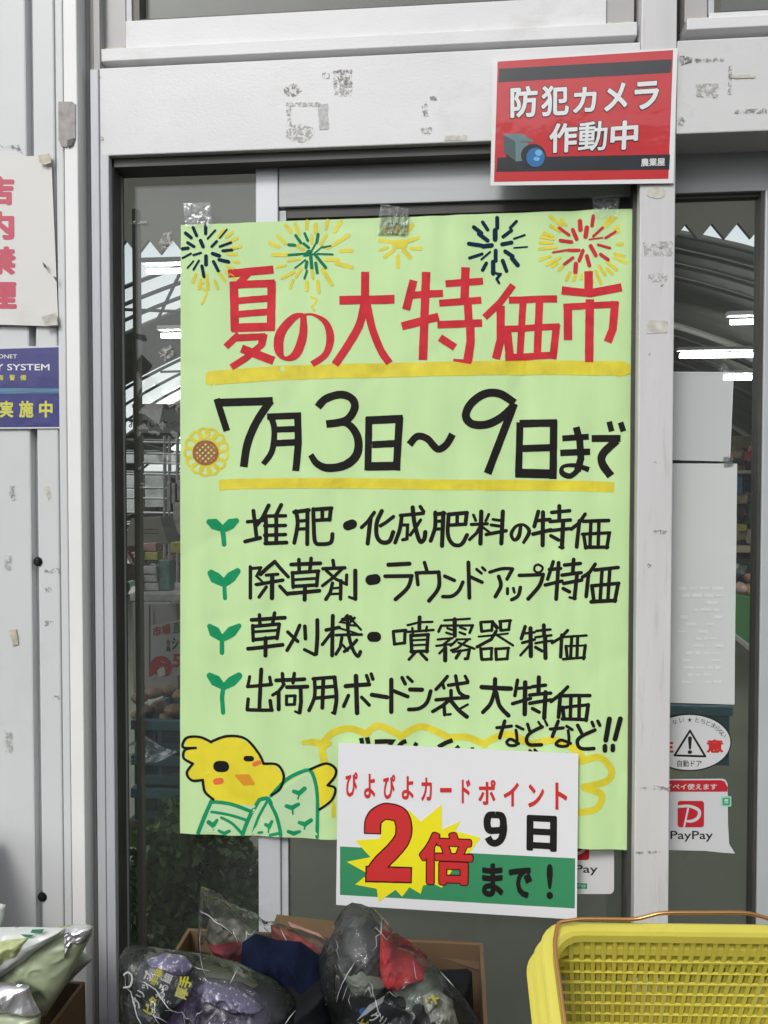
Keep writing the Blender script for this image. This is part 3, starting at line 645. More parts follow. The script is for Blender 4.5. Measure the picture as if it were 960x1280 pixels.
ik = Ink(YS, lambda x, z: YS-.001); ik.script('~189,842 192,828 200,823 208,825 212,834 209,842 ; ~195,840 198,830 206,832', 0, 0, 1, 6, True); ik.build('red_potato_mark', sred, sg)
patch([(196, 838), (205, 833), (207, 843), (199, 847)], YS-.004, mat('pale_tag', (.5, .5, .42), .6), sg, 'price_tag')
# crates with potatoes
teal = mat('teal_plastic_crate', (.025, .085, .10), .45, var=.15, vscale=20)
def crate(lab, x0, y0, x1, y1, d, cat='crate'):
    Y = CAM.y+d; a, b = P(x0, y0, Y), P(x1, y0, Y); z1, z0 = PZ(y0, Y, x0), PZ(y1, Y, x0)
    t = thing('crate', lab, cat, ((a.x+b.x)/2, Y, z0), 'teal plastic crates')
    dep = .28; w_ = .012
    MB().box(a.x, b.x, Y, Y+w_, z0, z1-.03).build('side', teal, t); MB().box(a.x, b.x, Y+dep, Y+dep+w_, z0, z1-.03).build('side', teal, t)
    MB().box(a.x, a.x+w_, Y+w_+.001, Y+dep-.001, z0, z1-.03).build('side', teal, t); MB().box(b.x-w_, b.x, Y+w_+.001, Y+dep-.001, z0, z1-.03).build('side', teal, t)
    m = MB(); m.box(a.x-.008, b.x+.008, Y-.01, Y+w_, z1-.029, z1); m.box(a.x-.008, b.x+.008, Y+dep, Y+dep+.02, z1-.029, z1); m.box(a.x-.008, a.x+w_, Y+w_+.001, Y+dep-.001, z1-.029, z1); m.box(b.x-w_, b.x+.008, Y+w_+.001, Y+dep-.001, z1-.029, z1)
    m.build('rim', mat('teal_crate_rim', (.05, .13, .15), .4), t, bevel=.002)
    MB().box(a.x+w_+.001, b.x-w_-.001, Y+w_+.001, Y+dep-.001, z0+.001, z0+.012).build('base', teal, t)
    for k in range(3):
        xx = a.x+(b.x-a.x)*(k+.5)/3; MB().box(xx-.03, xx+.03, Y-.003, Y-.0005, z0+.03, z0+.04+.03).build('slot', mat('crate_slot_dark', (.01, .025, .03), .7), t)
    return t
crate('top teal crate of the stack, under the potatoes', 168, 899, 262, 940, 2.3); crate('middle teal crate of the stack left of the poster', 168, 943, 262, 980, 2.3); crate('bottom teal crate of the stack left of the poster', 168, 984, 262, 1024, 2.3)
crate('teal crate behind the oval warning sticker right of the post', 836, 881, 912, 955, 2.6)
for i, (xx, yy, rr) in enumerate([(175, 872, 11), (192, 866, 12), (210, 863, 12), (226, 868, 11), (180, 888, 12), (199, 884, 13), (217, 887, 12), (233, 885, 12), (172, 893, 8), (208, 896, 9)]):
    o = pillow(blob(xx-rr, yy-rr*.7, xx+rr, yy+rr*.7, 10), CAM.y+2.36+.03*(i % 3), .03, 6, .002, 20, i).build('potato_bag', mat('tan_potato_bag', (.24, .15, .085), .5, var=.3, vscale=30), loc=tuple(at(xx, yy+6, 2.4)), smooth=True, group='potato bags heaped on the crate')
    tag(o, 'tan bag in the potato heap on the teal crates, ' + ['back row far left', 'back row under the panel', 'back row under the price sign', 'back row beside the poster edge', 'front row left', 'front row middle', 'front row right', 'front row against the poster edge', 'lowest small one at left', 'lowest one in the middle'][i], 'bag')
gbox('carton', 'dim brown carton under the teal crates', 'box', 160, 1026, 205, 1060, 2.3, .3, mat('dim_carton', (.13, .115, .08), .8))
crw = thing('wrapped_bag', 'crumpled clear bag on the crate stack with red tape', 'bag', tuple(at(185, 960, 2.2)))
pm = pillow([(155, 935), (180, 918), (205, 935), (222, 940), (200, 952), (165, 955)], CAM.y+2.2, .03, 8, .012, 17, 5, step=5); pm.build('film', bag_m, crw, smooth=True); creases(pm, crw, 5, 34)
patch([(166, 903), (180, 899), (186, 905), (176, 912), (168, 908)], CAM.y+2.18, mat('red_strap', (.28, .04, .03), .5), crw, 'red_strap')
# potted greenery in the lower left, wrapped in film
pl = thing('potted_plant', 'dark bushy evergreen plant low behind the left glass', 'plant', (PX(215, .55), .55, 0))
lf = mat('dark_leaf', (.11, .19, .05), .55, var=.4, vscale=12)
lm = MB(); lm.n = 1
for i in range(5200):
    th = random.uniform(0, 2*math.pi); rr = random.random()**.4; ph = random.uniform(-1, 1)
    cx0 = PX(215, .55, 1150); c = Vector((cx0+.035+rr*.19*math.cos(th)*(1-.3*max(ph, 0)), .60+rr*.14*math.sin(th), .40+ph*.235*(1-.25*abs(math.cos(th*2)))+.03*noise.noise(Vector((th, ph*3, 0)))))
    if c.x < PX(152, .7, 1150): continue
    a = Vector((random.gauss(0, 1), random.gauss(0, 1), random.gauss(.5, 1))).normalized(); b_ = a.cross(Vector((random.gauss(0, 1), random.gauss(0, 1), random.gauss(0, 1)))).normalized()
    L = random.uniform(.014, .034); W = L*.26
    lm.add([c-b_*W, c+a*L*.5-b_*W*1.1, c+a*L, c+a*L*.5+b_*W*1.1, c+b_*W], [(0, 1, 3, 4), (1, 2, 3)])
tag(lm.build('foliage', lf, pl), kind='stuff')
for i in range(9):
    th = i*.7; x_ = PX(215, .55, 1150)
    MB().tube([(x_, .6, .22), (x_+.04*math.cos(th), .6+.04*math.sin(th), .45), (x_+.11*math.cos(th), .6+.10*math.sin(th), .55)], [.005, .004, .002], 6).build('stem', mat('brown_stem', (.06, .04, .02), .8), pl)
MB().tube([(PX(215, .55, 1150), .6, .005), (PX(215, .55, 1150), .6, .03), (PX(215, .55, 1150), .6, .24)], [.07, .075, .10], 20).build('pot', mat('black_plant_pot', (.02, .02, .02), .5), pl)
# goods seen through the right leaf
YQ = CAM.y+5
gbox('product_board', 'brown pegboard with small goods beyond the right door glass', 'board', 905, 545, 1000, 590, 6.5, .05, mat('brown_pegboard', (.12, .09, .065), .8, var=.4, vscale=10))
stx = [('blue', 921, 596, 928, 618), ('navy', 930, 594, 938, 612), ('blue', 924, 628, 934, 652), ('dkgreen', 936, 630, 947, 655), ('tan', 922, 618, 934, 630), ('cream', 938, 616, 946, 628), ('navy', 940, 596, 948, 614), ('yellow', 926, 655, 934, 664), ('tan', 922, 664, 932, 676), ('cream', 938, 662, 946, 680)]
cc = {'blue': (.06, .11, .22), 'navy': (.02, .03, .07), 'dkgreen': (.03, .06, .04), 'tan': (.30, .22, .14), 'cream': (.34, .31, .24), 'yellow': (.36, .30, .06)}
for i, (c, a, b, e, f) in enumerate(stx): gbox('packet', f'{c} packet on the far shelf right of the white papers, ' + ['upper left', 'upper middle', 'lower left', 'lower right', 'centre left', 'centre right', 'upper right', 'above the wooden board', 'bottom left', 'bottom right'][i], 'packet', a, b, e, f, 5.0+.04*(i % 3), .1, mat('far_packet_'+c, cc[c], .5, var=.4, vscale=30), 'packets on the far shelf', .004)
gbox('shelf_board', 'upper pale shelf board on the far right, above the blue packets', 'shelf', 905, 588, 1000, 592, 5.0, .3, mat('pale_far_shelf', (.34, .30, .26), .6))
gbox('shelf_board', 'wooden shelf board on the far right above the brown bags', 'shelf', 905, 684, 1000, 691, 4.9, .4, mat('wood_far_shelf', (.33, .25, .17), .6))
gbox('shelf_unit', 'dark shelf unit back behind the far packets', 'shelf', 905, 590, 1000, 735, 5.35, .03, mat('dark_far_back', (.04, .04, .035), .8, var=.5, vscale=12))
for i, (xx, yy, rr, c) in enumerate([(926, 735, 9, (.34, .22, .18)), (938, 738, 10, (.38, .24, .10)), (948, 742, 9, (.40, .26, .12)), (935, 722, 6, (.32, .14, .10)), (946, 722, 6, (.10, .10, .10)), (924, 716, 6, (.06, .06, .07))]):
    o = pillow(blob(xx-rr, yy-rr, xx+rr, yy+rr, 10), CAM.y+4.2, .06, 6, .004, 12, i).build('product_bag', mat('bag_tone_%d' % i, c, .5, var=.3, vscale=20), loc=tuple(at(xx, yy+8, 4.2)), smooth=True, group='bags on the green counter')
    tag(o, ['pinkish bag at the left end', 'orange brown bag in the middle', 'orange brown bag at the right end', 'small reddish bag on top', 'small dark bag on top at right', 'small dark bag on top at left'][i]+' of the row on the green counter', 'bag')
gc = thing('counter', 'green display counter with pale edges beyond the right door glass', 'counter', tuple(at(930, 800, 4.0)))
gm = mat('green_counter_cloth', (.045, .17, .05), .6, var=.12, vscale=6)
def quad3(pts, m, name, parent, th=.02):
    vs = [Vector(p) for p in pts]; nrm = (vs[1]-vs[0]).cross(vs[2]-vs[0]).normalized()*th
    MB().add(vs+[v+nrm for v in vs], [(0, 1, 2, 3), (7, 6, 5, 4), (0, 4, 5, 1), (1, 5, 6, 2), (2, 6, 7, 3), (3, 7, 4, 0)]).build(name, m, parent)
quad3([at(905, 737, 4.3), at(1000, 768, 3.7), at(1000, 862, 3.7), at(905, 785, 4.3)], gm, 'counter_front', gc)
quad3([at(905, 783, 4.28), at(1000, 858, 3.66), at(1000, 865, 3.66), at(905, 788, 4.28)], mat('counter_kick_strip', (.32, .30, .26), .6), 'kick_strip', gc)
# ================================================================ LIGHT WALL SIGNS
def flat(y, bow=0, x0=0, k=1): return lambda x, z: y
def wav(y, a, s, sd=0): return lambda x, z: y+a*noise.noise(Vector((x*s, z*s, sd)))
# left cream sign
YL = -.018
fl = wav(YL, .0003, 4, 2)
sgn = thing('plastic_sign', 'glossy cream no-smoking sign with faded red characters, taped to the siding', 'sign', tuple(P(20, 405, YL)))
qs = [(-130, 202), (64, 194), (73, 408), (-128, 402)]
m = sheet(qs, YL, fl, 40, 40, .0006)
sheet(qs, YL, fl, 40, 40, .0008).build('sheet', s_cream, sgn, smooth=True)
ik = Ink(YL, fl, .0003)
for ch, a in (('店', (-22, 220, 18, 257)), ('内', (-20, 264, 18, 300)), ('禁', (-21, 308, 20, 344)), ('煙', (-21, 351, 21, 387))): ik.text(ch, a, .05)
ik.build('lettering', s_rose, sgn)
patch([(48, 194), (62, 192), (64, 203), (56, 206), (49, 203)], YL-.007, res_tan, sgn, 'old_tape'); patch([(52, 396), (70, 391), (72, 406), (55, 408)], YL-.007, res_tan2, sgn, 'old_tape')
patch([(53, 327), (57, 331), (60, 337), (55, 334)], YL-.007, dark_al, sgn, 'tear'); patch([(66, 345), (71, 347), (71, 353)], YL-.007, dark_al, sgn, 'tear')
# blue sign
YI = -.0145
fi = wav(YI, .0002, 5, 4)
bs = thing('security_sign', 'indigo security sticker with white and yellow lettering on the siding', 'sign', tuple(P(20, 535, YI)))
sheet([(-130, 437), (75.5, 432), (77, 535.5), (-130, 537)], YI, fi, 20, 12, .0006).build('sticker_border', stk_w, bs, smooth=True)
sheet([(-127, 440), (73.5, 434), (75, 533.5), (-127, 535)], YI, lambda x, z: fi(x, z)-.0003, 20, 12).build('sticker_face', s_indigo, bs, smooth=True)
sheet([(-127, 485), (74, 485.5), (74.3, 492), (-127, 493)], YI, lambda x, z: fi(x, z)-.0006, 20, 2).build('teal_band', s_teal, bs, smooth=True)
ik = Ink(YI, fi, .0010); ik.text('ONET', (-2, 443, 21.5, 448), .005).text('SECURITY SYSTEM', (-66, 455, 62, 463), .012).build('lettering', s_wht, bs)
ik = Ink(YI, fi, .0010); ik.text('警', (12, 468.5, 19, 475.5), .02).text('備', (25.5, 468.5, 33, 475.5), .02).text('海', (-3, 468.5, 4.5, 475.5), .02)
ik.text('実', (0, 501, 17, 522), .035).text('施', (24, 501, 42, 522), .035).text('中', (49, 501, 66, 522), .035).build('lettering', s_ylw, bs)

# ================================================================ CAMERA NOTICE (red)
YC = -.0075
fc = wav(YC, .0003, 4, 9)
cs = thing('warning_sign', 'laminated red sign with white characters and a security camera, above the poster', 'sign', tuple(P(730, 235, YC)))
q0 = [(616, 72), (847, 60), (842, 229), (613, 232)]
sheet(q0, YC, fc, 40, 30, .0008).build('laminate', s_wht, cs, smooth=True)
qi = [(622, 77), (841.5, 62.5), (835.5, 223.5), (617.5, 227.5)]
def sub(q, u0, v0, u1, v1): return [quadmap(q, u0, v0), quadmap(q, u1, v0), quadmap(q, u1, v1), quadmap(q, u0, v1)]
def layer(q, o, m, nm, par, Y, f, nu=30, nv=16): sheet(q, Y, lambda x, z: f(x, z)-o*.33-.00004, nu, nv).build(nm, m, par, smooth=True)
layer(qi, .0003, s_red, 'red_field', cs, YC, fc)
layer([(624, 86), (840, 74), (838.5, 91), (623, 103)], .0006, s_blk, 'black_bar', cs, YC, fc); layer([(622, 197), (837.5, 193), (836.5, 212), (620.5, 215)], .0006, s_blk, 'black_bar', cs, YC, fc)
ik = Ink(YC, fc, .0011); TX = (('防', [(638, 109), (672, 107), (672, 146), (638, 148)]), ('犯', [(677, 108), (711, 106), (711, 144), (676, 146)]), ('カ', [(717, 110), (746, 108), (745, 140), (716, 142)]), ('メ', [(755, 105), (784, 103), (784, 138), (755, 140)]), ('ラ', [(793, 103), (824, 101), (823, 136), (793, 138)]),
      ('作', [(687, 155), (722, 153), (721, 190), (686, 192)]), ('動', [(724, 153), (760, 151), (758, 188), (722, 190)]), ('中', [(764, 152), (798, 150), (797, 186), (762, 189)]))
for ch, q in TX: ik.text(ch, [(q[0][0]-1, q[0][1]-1), (q[1][0]+1, q[1][1]-1), (q[2][0]+1, q[2][1]+1), (q[3][0]-1, q[3][1]+1)], .055)
ik.build('letter_shadow', s_blk, cs)
ik = Ink(YC, fc, .0026)
for ch, q in TX: ik.text(ch, q, .016 if ch == '動' else .03)
ik.text('農業屋', [(801, 198.5), (831, 197.5), (831, 207.5), (801, 208.5)], .02)
ik.build('lettering', s_wht, cs)
def ell(cx, cy, rx, ry, n=28, a0=0): return [(cx+rx*math.cos(t+a0), cy+ry*math.sin(t+a0)) for t in [2*math.pi*i/n for i in range(n)]]
o605 = lambda x, y: (605+x/3.84, 55+y/3.84)
def ply(pts, base, m, nm): ik = Ink(YC, fc, base); ik.poly([o605(*p) for p in pts]); ik.build(nm, m, cs)
ply([(105, 530), (150, 510), (200, 590), (180, 610), (110, 610)], .0010, s_blk, 'camera_bracket')
ply([(92, 435), (180, 430), (245, 470), (150, 470)], .0012, s_grey, 'camera_body_top')
ply([(92, 435), (150, 468), (155, 565), (95, 520)], .00125, s_greyd, 'camera_body_side')
ply([(150, 468), (215, 475), (195, 560), (152, 565)], .0013, s_grey, 'camera_body_front')
ply([(x, y) for x, y in ell(237, 536, 60, 56)], .0014, s_blk, 'lens_housing')
ply(ell(247, 545, 44, 46), .0016, s_blue, 'lens'); ply(ell(262, 523, 17, 15), .0018, s_blue2, 'lens_glint'); ply(ell(252, 552, 15, 10), .0019, s_blue2, 'lens_glint')
# ================================================================ GREEN POSTER
YP = .029
def fp(x, z):
    w_ = .0016*math.sin(x*38+1.5*math.sin(z*3))*(.5+.5*noise.noise(Vector((x*2, z*1.5, 1))))
    w_ += .0065*noise.noise(Vector((x*8, z*2.0, 3)))+.0024*noise.noise(Vector((x*17, z*8, 5)))+.0036*noise.noise(Vector((x*24, z*2.5, 12)))-.0007+.0016*(1-min(1, abs(noise.noise(Vector((x*5, z*6, 8)))*9)))*.5
    return YP+w_-.002
ps = thing('poster', 'large light green hand-lettered paper poster taped to the glass door', 'poster', tuple(P(505, 1050, YP)))
PQ = [(226.5, 281.5), (791.5, 262), (783.5, 1062), (225.5, 1041)]
sheet(PQ, YP, fp, 110, 150, .0002).build('paper', poster_m, ps, smooth=True)
def ink(nm, m, scripts, base=.0005):
    ik = Ink(YP, fp, base)
    for a in scripts: ik.script(*a)
    ik.build(nm, m, ps)
# underlines
ink('underline', ink_yel, [("~269,474 275,472 360,466 500,463 640,460 770,461 770,462@18", 0, 0, 1)])
ink('underline', ink_yel, [("~274,607 300,605 420,604 560,606 700,607 767,609@13", 0, 0, 1)])
# fireworks
def ring(cx, cy, r0, r1, n, w, sx=1, sy=1, a0=0, gap=None):
    out = []
    for i in range(n):
        a = a0+2*math.pi*i/n+random.uniform(-.08, .08); q0 = r0*random.uniform(.92, 1.1); q1 = r1*random.uniform(.86, 1.08)
        if i % 2: q0 += (r1-r0)*.35; q1 += (r1-r0)*.2
        x0, y0, x1, y1 = cx+q0*math.cos(a)*sx, cy+q0*math.sin(a)*sy, cx+q1*math.cos(a)*sx, cy+q1*math.sin(a)*sy
        if x1 < 229 or y1 < 286-(x1-226)*.034+1 or x1 > 786: continue
        out.append(f'{x0:.1f},{y0:.1f},{w*.8:.1f} {x1:.1f},{y1:.1f},{w:.1f}')
    return ';'.join(out)
fw = [
 [(ink_yel, ring(257, 318, 28, 42, 26, 4.2), 0, 0, 1), (ink_yel, "~113,300 98,312 122,335 118,360 105,385@9", 220, 260, 3.2),
  (ink_navy, """300,340 300,420@30;175,360 210,440@30;100,415 155,460@32;120,510 185,550@28;250,490 275,550@34;395,385 320,470@18;510,375 440,462@14;410,495 360,550@24;550,505 440,548@22;470,590 560,578@26;370,620 435,640@34;435,680 525,698@32;380,700 425,790@30;305,645 305,730@34;265,745 285,850@30;235,690 180,780@18;180,695 120,765@14;255,612 180,635@20;155,620 70,665@18;70,572 125,565@30""", 220, 240, 8)],
 [(ink_yel, """220,340 270,400@34;315,330 350,420@34;435,300 430,370@34;520,335 520,410@40;640,290 625,370@28;770,300 710,400@34;625,440 570,530@30;850,440 720,520@34;770,595 880,595@36;620,680 740,685@34;730,720 880,760@38;60,510 150,550@34;140,440 220,520@30;90,630 240,630@34;240,690 360,670@22;130,750 210,735@24;180,860 300,800@28;370,770 320,850@26;480,780 490,860@28;590,780 680,930@36;430,900 430,980@34;540,900 550,1000@34;290,880 260,960@26;330,540 400,580@30;480,440 480,520@26;720,520 640,570@26""", 330, 240, 8),
  (ink_yel, "~540,355 565,370 545,395 555,412@8", 220, 260, 3.2),
  (ink_grn_d, """320,440 370,510@28;410,420 440,490@25;545,430 530,510@27;250,530 310,535@27;400,520 450,560@25;520,520 485,580@16;670,545 590,560@16;590,550 490,630@12;245,632 440,615@19;400,640 520,625@16;540,625 690,630@17;310,760 415,680@14;430,700 420,760@27;470,650 480,760@32;520,640 620,760@28;520,715 535,810@28;430,790 405,865@20;440,600 470,600@32""", 330, 240, 8)],
 [(ink_yel, """365,530 435,530@84;200,490 320,505@36;200,590 280,560@26;250,660 340,590@34;380,650 380,760@34;440,590 500,660@42;520,570 610,575@32;480,500 580,465@34;460,420 530,330@34;385,340 380,420@30;240,380 330,420@34""", 450, 240, 8)],
 [(ink_navy, """388,75 388,115@16;330,92 350,122@14;465,88 440,115@12;295,112 325,135@16;315,138 350,165@16;380,125 380,160@20;445,125 412,150@14;498,143 455,158@8;275,178 328,185@16;332,188 366,184@18;408,180 445,173@16;508,190 455,194@6;278,235 328,218@12;360,210 325,240@8;382,205 382,245@16;420,208 450,228@16;447,235 470,262@18;345,255 330,282@14;372,250 372,295@18;410,245 425,285@16;375,293 402,300@10;402,298 386,318@11;386,318 396,334@10""", 500, 250, 3.2)],
 [(ink_yel, ring(730, 307, 32, 47, 34, 4.4, 1.15, .95), 0, 0, 1),
  (ink_red, """770,70 765,108@14;718,88 720,122@18;635,115 675,142@12;690,122 705,158@16;745,115 740,150@18;808,115 770,150@10;860,130 820,155@10;640,165 685,170@14;755,162 808,155@6;610,213 665,203@8;672,203 715,203@12;790,183 838,195@10;760,188 780,225@16;730,205 715,245@14;690,233 655,260@12;745,228 755,265@16;800,222 830,242@14;702,258 700,290@18""", 500, 250, 3.2)]]
for i, parts in enumerate(fw):
    for m_, t, ox, oy, sc in parts: ink('firework', m_, [(t, ox, oy, sc, 20, True)], .0004 if m_ is ink_yel else .0018)
# title
A = (220, 260, 3.2); B = (500, 250, 3.2); C_ = (220, 470, 3.2); D_ = (500, 470, 3.2)
ink('title_lettering', ink_red, [("""208,262 390,246@32;290,262 248,302@26;230,296 236,492@34;215,308 395,300@30;382,292 380,492@34;235,372 375,360@27;235,426 375,414@27;222,480 395,474@34;252,505 200,556@26;235,520 358,514@28;352,503 342,550@30;346,545 280,600 222,638@26;262,562 392,612@34
~510,430,24 508,510,34 480,585,34 435,602,16 412,565,38 420,500,38 470,440,28 510,426,12;~505,428,9 550,428,10 600,460,24 618,520,32 600,585,26 545,626,26
655,372 875,368@34;758,258 757,390@32;~755,385 735,470 690,550 637,628@32;~765,385 785,480 820,570 855,622@30""", *A),
 ("""55,325 25,442@32;40,385 172,376@28;105,292 92,642@34;8,508 155,470@32;262,272 258,400@34;182,338 332,326@28;157,416 325,402@28;270,400 275,490@32;150,502 328,494@30;280,480,34 282,570,34 270,650,36;213,642,10 285,650,18;160,553 220,592@30
452,342 400,412 338,472@28;402,425 402,560 383,637@33;435,402 627,398@28;492,398 480,615@28;557,395 548,612@30;415,518 637,508@26;425,505 440,640@34;625,500 610,638@30;420,632 615,622@28
752,288 752,375@34;645,364 760,376 884,352@32;670,418 670,562@34;652,430 868,420@26;858,408 848,520 828,570@32;757,400 755,650@34""", *B)], .001)
ink('date_lettering', ink_blk, [("""165,92 205,220@27;160,108 388,100@32;~380,98 325,180 288,270 273,364@31;365,163 500,158@26;~380,160,26 394,215,24 385,300,24 350,353,22;487,148 490,270 480,380@28;388,215 480,212@24;388,270 480,265@26
~568,125 600,92 660,75 705,92 715,130 680,178 602,193@31;~602,193,30 680,188,28 725,240,32 725,310,34 680,355,34 610,368,32 565,350,28 540,315,24
772,165 768,378@28;762,178 908,172@32;895,165 882,378@30;785,275 885,270@28;762,362 898,360@34""", *C_),
 ("""~38,275 70,242 110,252 150,292 185,275 210,233@28;~458,108 400,72 340,72 285,110 263,160 290,193 350,193 410,162 455,118@32;~457,110 415,220 350,390@31
480,185 474,402@28;478,190 627,188@30;614,178 612,412@30;485,290 608,286@28;462,388 624,392@36
648,250 755,243@24;640,308 760,303@26;703,205 718,260 722,330 708,380@28;~712,375,20 680,400,22 648,388,22 652,362,14 700,358,18 755,375,22
766,250 880,250@28;~865,258 812,310 808,350 842,400@32;835,183 845,222@22;880,186 892,222@24""", *D_)], .001)
# sunflower
ik = Ink(YP, fp, .0004)
for i in range(13):
    a = 2*math.pi*i/13+.2; cx, cy = 258.5+21*math.cos(a), 565+23*math.sin(a)*1.03
    ik.script('~'+' '.join(f'{cx+5.2*math.cos(a+t)*1.25:.1f},{cy+5.0*math.sin(a+t)*1.25:.1f}' for t in (0, .9, 1.8, 2.7, 3.6, 4.5, 5.4, 6.28)), 0, 0, 1, 3.2)
ik.build('sunflower_petals', ink_yel, ps)
ik = Ink(YP, fp, .0018); ik.script('~'+' '.join(f'{257.5+14.5*math.cos(t):.1f},{566+14*math.sin(t):.1f}' for t in [k*.4 for k in range(17)]), 0, 0, 1, 3.4)
for k in (-10, -5, 0, 5, 10):
    h_ = math.sqrt(14.5**2-k*k)*.72; o_ = k*.707
    ik.script(f'{257.5+o_-h_:.1f},{566-o_-h_:.1f} {257.5+o_+h_:.1f},{566-o_+h_:.1f};{257.5+o_-h_:.1f},{566+o_+h_:.1f} {257.5+o_+h_:.1f},{566+o_-h_:.1f}', 0, 0, 1, 2.3)
ik.build('sunflower_disc', ink_brn, ps)
# body lines
E = (250, 630, 4.8, 22, True); Fb = (440, 630, 4.8, 22, True); G = (600, 630, 4.8, 22, True); H = (250, 755, 4.8, 22, True); I_ = (420, 755, 4.8, 22, True); J = (590, 775, 4.8, 20, True)
l1E = """325,40 345,205;290,106 378,98@20;275,224 365,202;415,8 380,80 345,125;398,85 400,232;490,5 455,75;392,72 515,70@20;392,130 515,128@20;392,187 515,182@20;395,235 522,230@22;460,75 460,228
~578,42 588,120 568,232;567,48 655,36;647,35 645,240;588,102 640,98@18;588,150 640,147@18;~682,30 684,120 692,225 730,240 785,230 795,180;682,33 790,25;785,28 778,95;690,98 780,92@20;735,32 735,92@20;886,130 914,120@52"""
l1F = """135,50 95,105 58,140@20;112,85 95,236@24;~180,42 150,110 150,190 180,228 225,222 248,168@24;250,75 205,110 172,130@20
292,68 428,55@20;~300,68 288,150 260,230@22;305,125 335,125 330,208 305,214@18;~365,20 375,110 405,218 432,212 440,168@24;410,15 430,45@20;412,95 380,145 350,185@18
~500,50 498,140 472,220;498,62 555,55;548,52 540,250@24;505,103 545,101@18;505,150 545,147@18;~580,62 575,180 605,240 655,242 690,185;578,62 690,52;688,52 680,120;590,126 682,120@20;632,58 630,120@20
728,65 742,98@16;820,62 802,100@16;715,122 812,118@18;775,45 770,236@24;770,130 745,175 705,212@18;780,135 825,170@14;845,92 885,98@16;835,125 882,132@18;805,182 925,160@20;905,45 896,236@24"""
l1G = """~245,130,18 232,195,24 205,215,18 188,180,20 215,135,18 262,125,16 295,165,22 262,230,18
350,45 325,135;340,100 420,92@20;378,50 375,246@24;318,180 425,155;475,12 475,95;430,50 536,40@20;420,105 540,95@20;416,160 535,147@20;498,100 490,260@24;475,258 500,260@14;425,190 470,215@20
628,60 590,115 545,150@20;594,100 578,256@22;618,103 770,98@20;663,105 658,250@20;712,105 708,250@20;612,180 778,172@18;620,182 632,262@20;774,175 760,262@20;630,258 765,258@20"""
l2E = """308,375 308,560@20;312,385 370,380@18;368,385 345,430 385,470 340,480@15;452,345 415,375 368,420@22;452,345 485,385 532,435@20;402,425 470,420@18;348,480 500,455@20;437,425 435,562@24;402,495 360,555@18;482,492 528,540@20
550,362 722,355;595,332 598,400@20;668,325 660,395@20;558,410 562,498@20;556,412 712,402@20;708,405 700,490@20;570,452 700,445@16;562,492 702,485@20;532,535 716,520;632,492 630,572@22
798,338 804,378@20;738,388 868,382@20;855,385 800,440 735,490@18;758,400 815,450 880,482@18;795,475 782,530 755,572@20;845,460 843,570@20;790,506 840,502@14;785,540 840,538@14;880,425 878,478@18;932,400 932,568@24;895,558 935,572@16"""
l2F = """112,455 142,450@58;220,363 345,357@24;200,432 360,430@22;~358,430 335,500 262,570@22
435,350 450,402@20;388,415 396,482@20;385,412 522,408@20;~520,408 520,500 462,580@22;556,432 614,458@20;~545,555 600,552 640,520 665,468@20;698,350 704,562@22;708,435 780,468@20;747,390 776,414@16;782,380 798,396@16"""
l2G = """~58,408 130,388 195,388@18;195,390 162,450@20;~112,435 125,490 92,555@22;165,508 165,538@18;200,505 206,530@16;~242,500 228,550 190,574@20
235,428 378,422@20;~378,422 355,490 288,568@22;~350,362 374,378 368,400 345,410 325,395 330,370 350,362@13
438,345 405,450@20;415,392 482,385@20;470,352 455,568@22;390,485 490,460@20;560,332 555,410@22;505,365 600,355@20;490,425 605,410@20;500,475 608,455@20;580,425 565,565@22;535,558 572,566@14;497,505 535,525@20
690,360 655,410 612,438@20;650,412 635,552@22;688,395 828,380@20;732,392 720,570@20;778,390 766,570@20;668,490 832,475@20;670,490 682,582@22;828,478 808,582@22;665,585 812,578@22"""
l3H = """315,92 512,80;362,62 365,115@20;450,52 440,110@20;322,125 325,215@20;325,130 475,118@20;478,118 465,205@20;335,162 465,155@16;325,210 465,197@20;292,265 498,242;398,200 397,306@22
602,125 570,200 525,275@20;530,165 590,220@20;632,130 636,205@20;~705,95 705,200 698,298@22;630,270 690,302@18
757,155 835,140@20;797,70 793,308@22;795,165 735,242@18"""
l3I = """~68,70 75,180 100,270 130,312 147,285@20;125,215 95,250 50,285@18;62,75 25,108 80,115@14;112,82 72,125 128,128@15;40,92 100,88@20;60,75 90,75@16;100,100 150,152@14;5,140 145,182@12;0,186 155,182@16;35,200 25,260 0,300@18;30,235 70,280@14
218,195 242,195@56;345,168 352,238@18;345,162 420,155@18;415,155 412,232@18;350,238 415,230@16
430,125 500,108 578,106@13;502,78 500,145@22;430,165 585,155@14;458,142 462,172@14;545,135 540,162@14;450,185 455,285@20;450,188 555,182@18;552,182 545,285@20;465,215 545,212@12;465,245 545,242@12;450,283 550,280@18;475,290 438,330@16;510,295 545,332@18
650,98 803,88@13;632,130 615,165@16;640,130 822,128@14;820,128 802,172@16;712,92 712,190@24;668,145 695,155@14;662,172 692,182@14;745,140 778,152@14;742,170 775,182@14;610,212 700,205@13;690,208 640,245@13;602,250 700,240@13;655,262 655,338@24;652,265 620,295@14
730,212 688,250@14;722,212 805,210@12;790,215 730,265 690,278@14;735,232 830,268@14;700,288 800,272@14;748,280 720,325@18;800,272 790,325 775,328@18"""
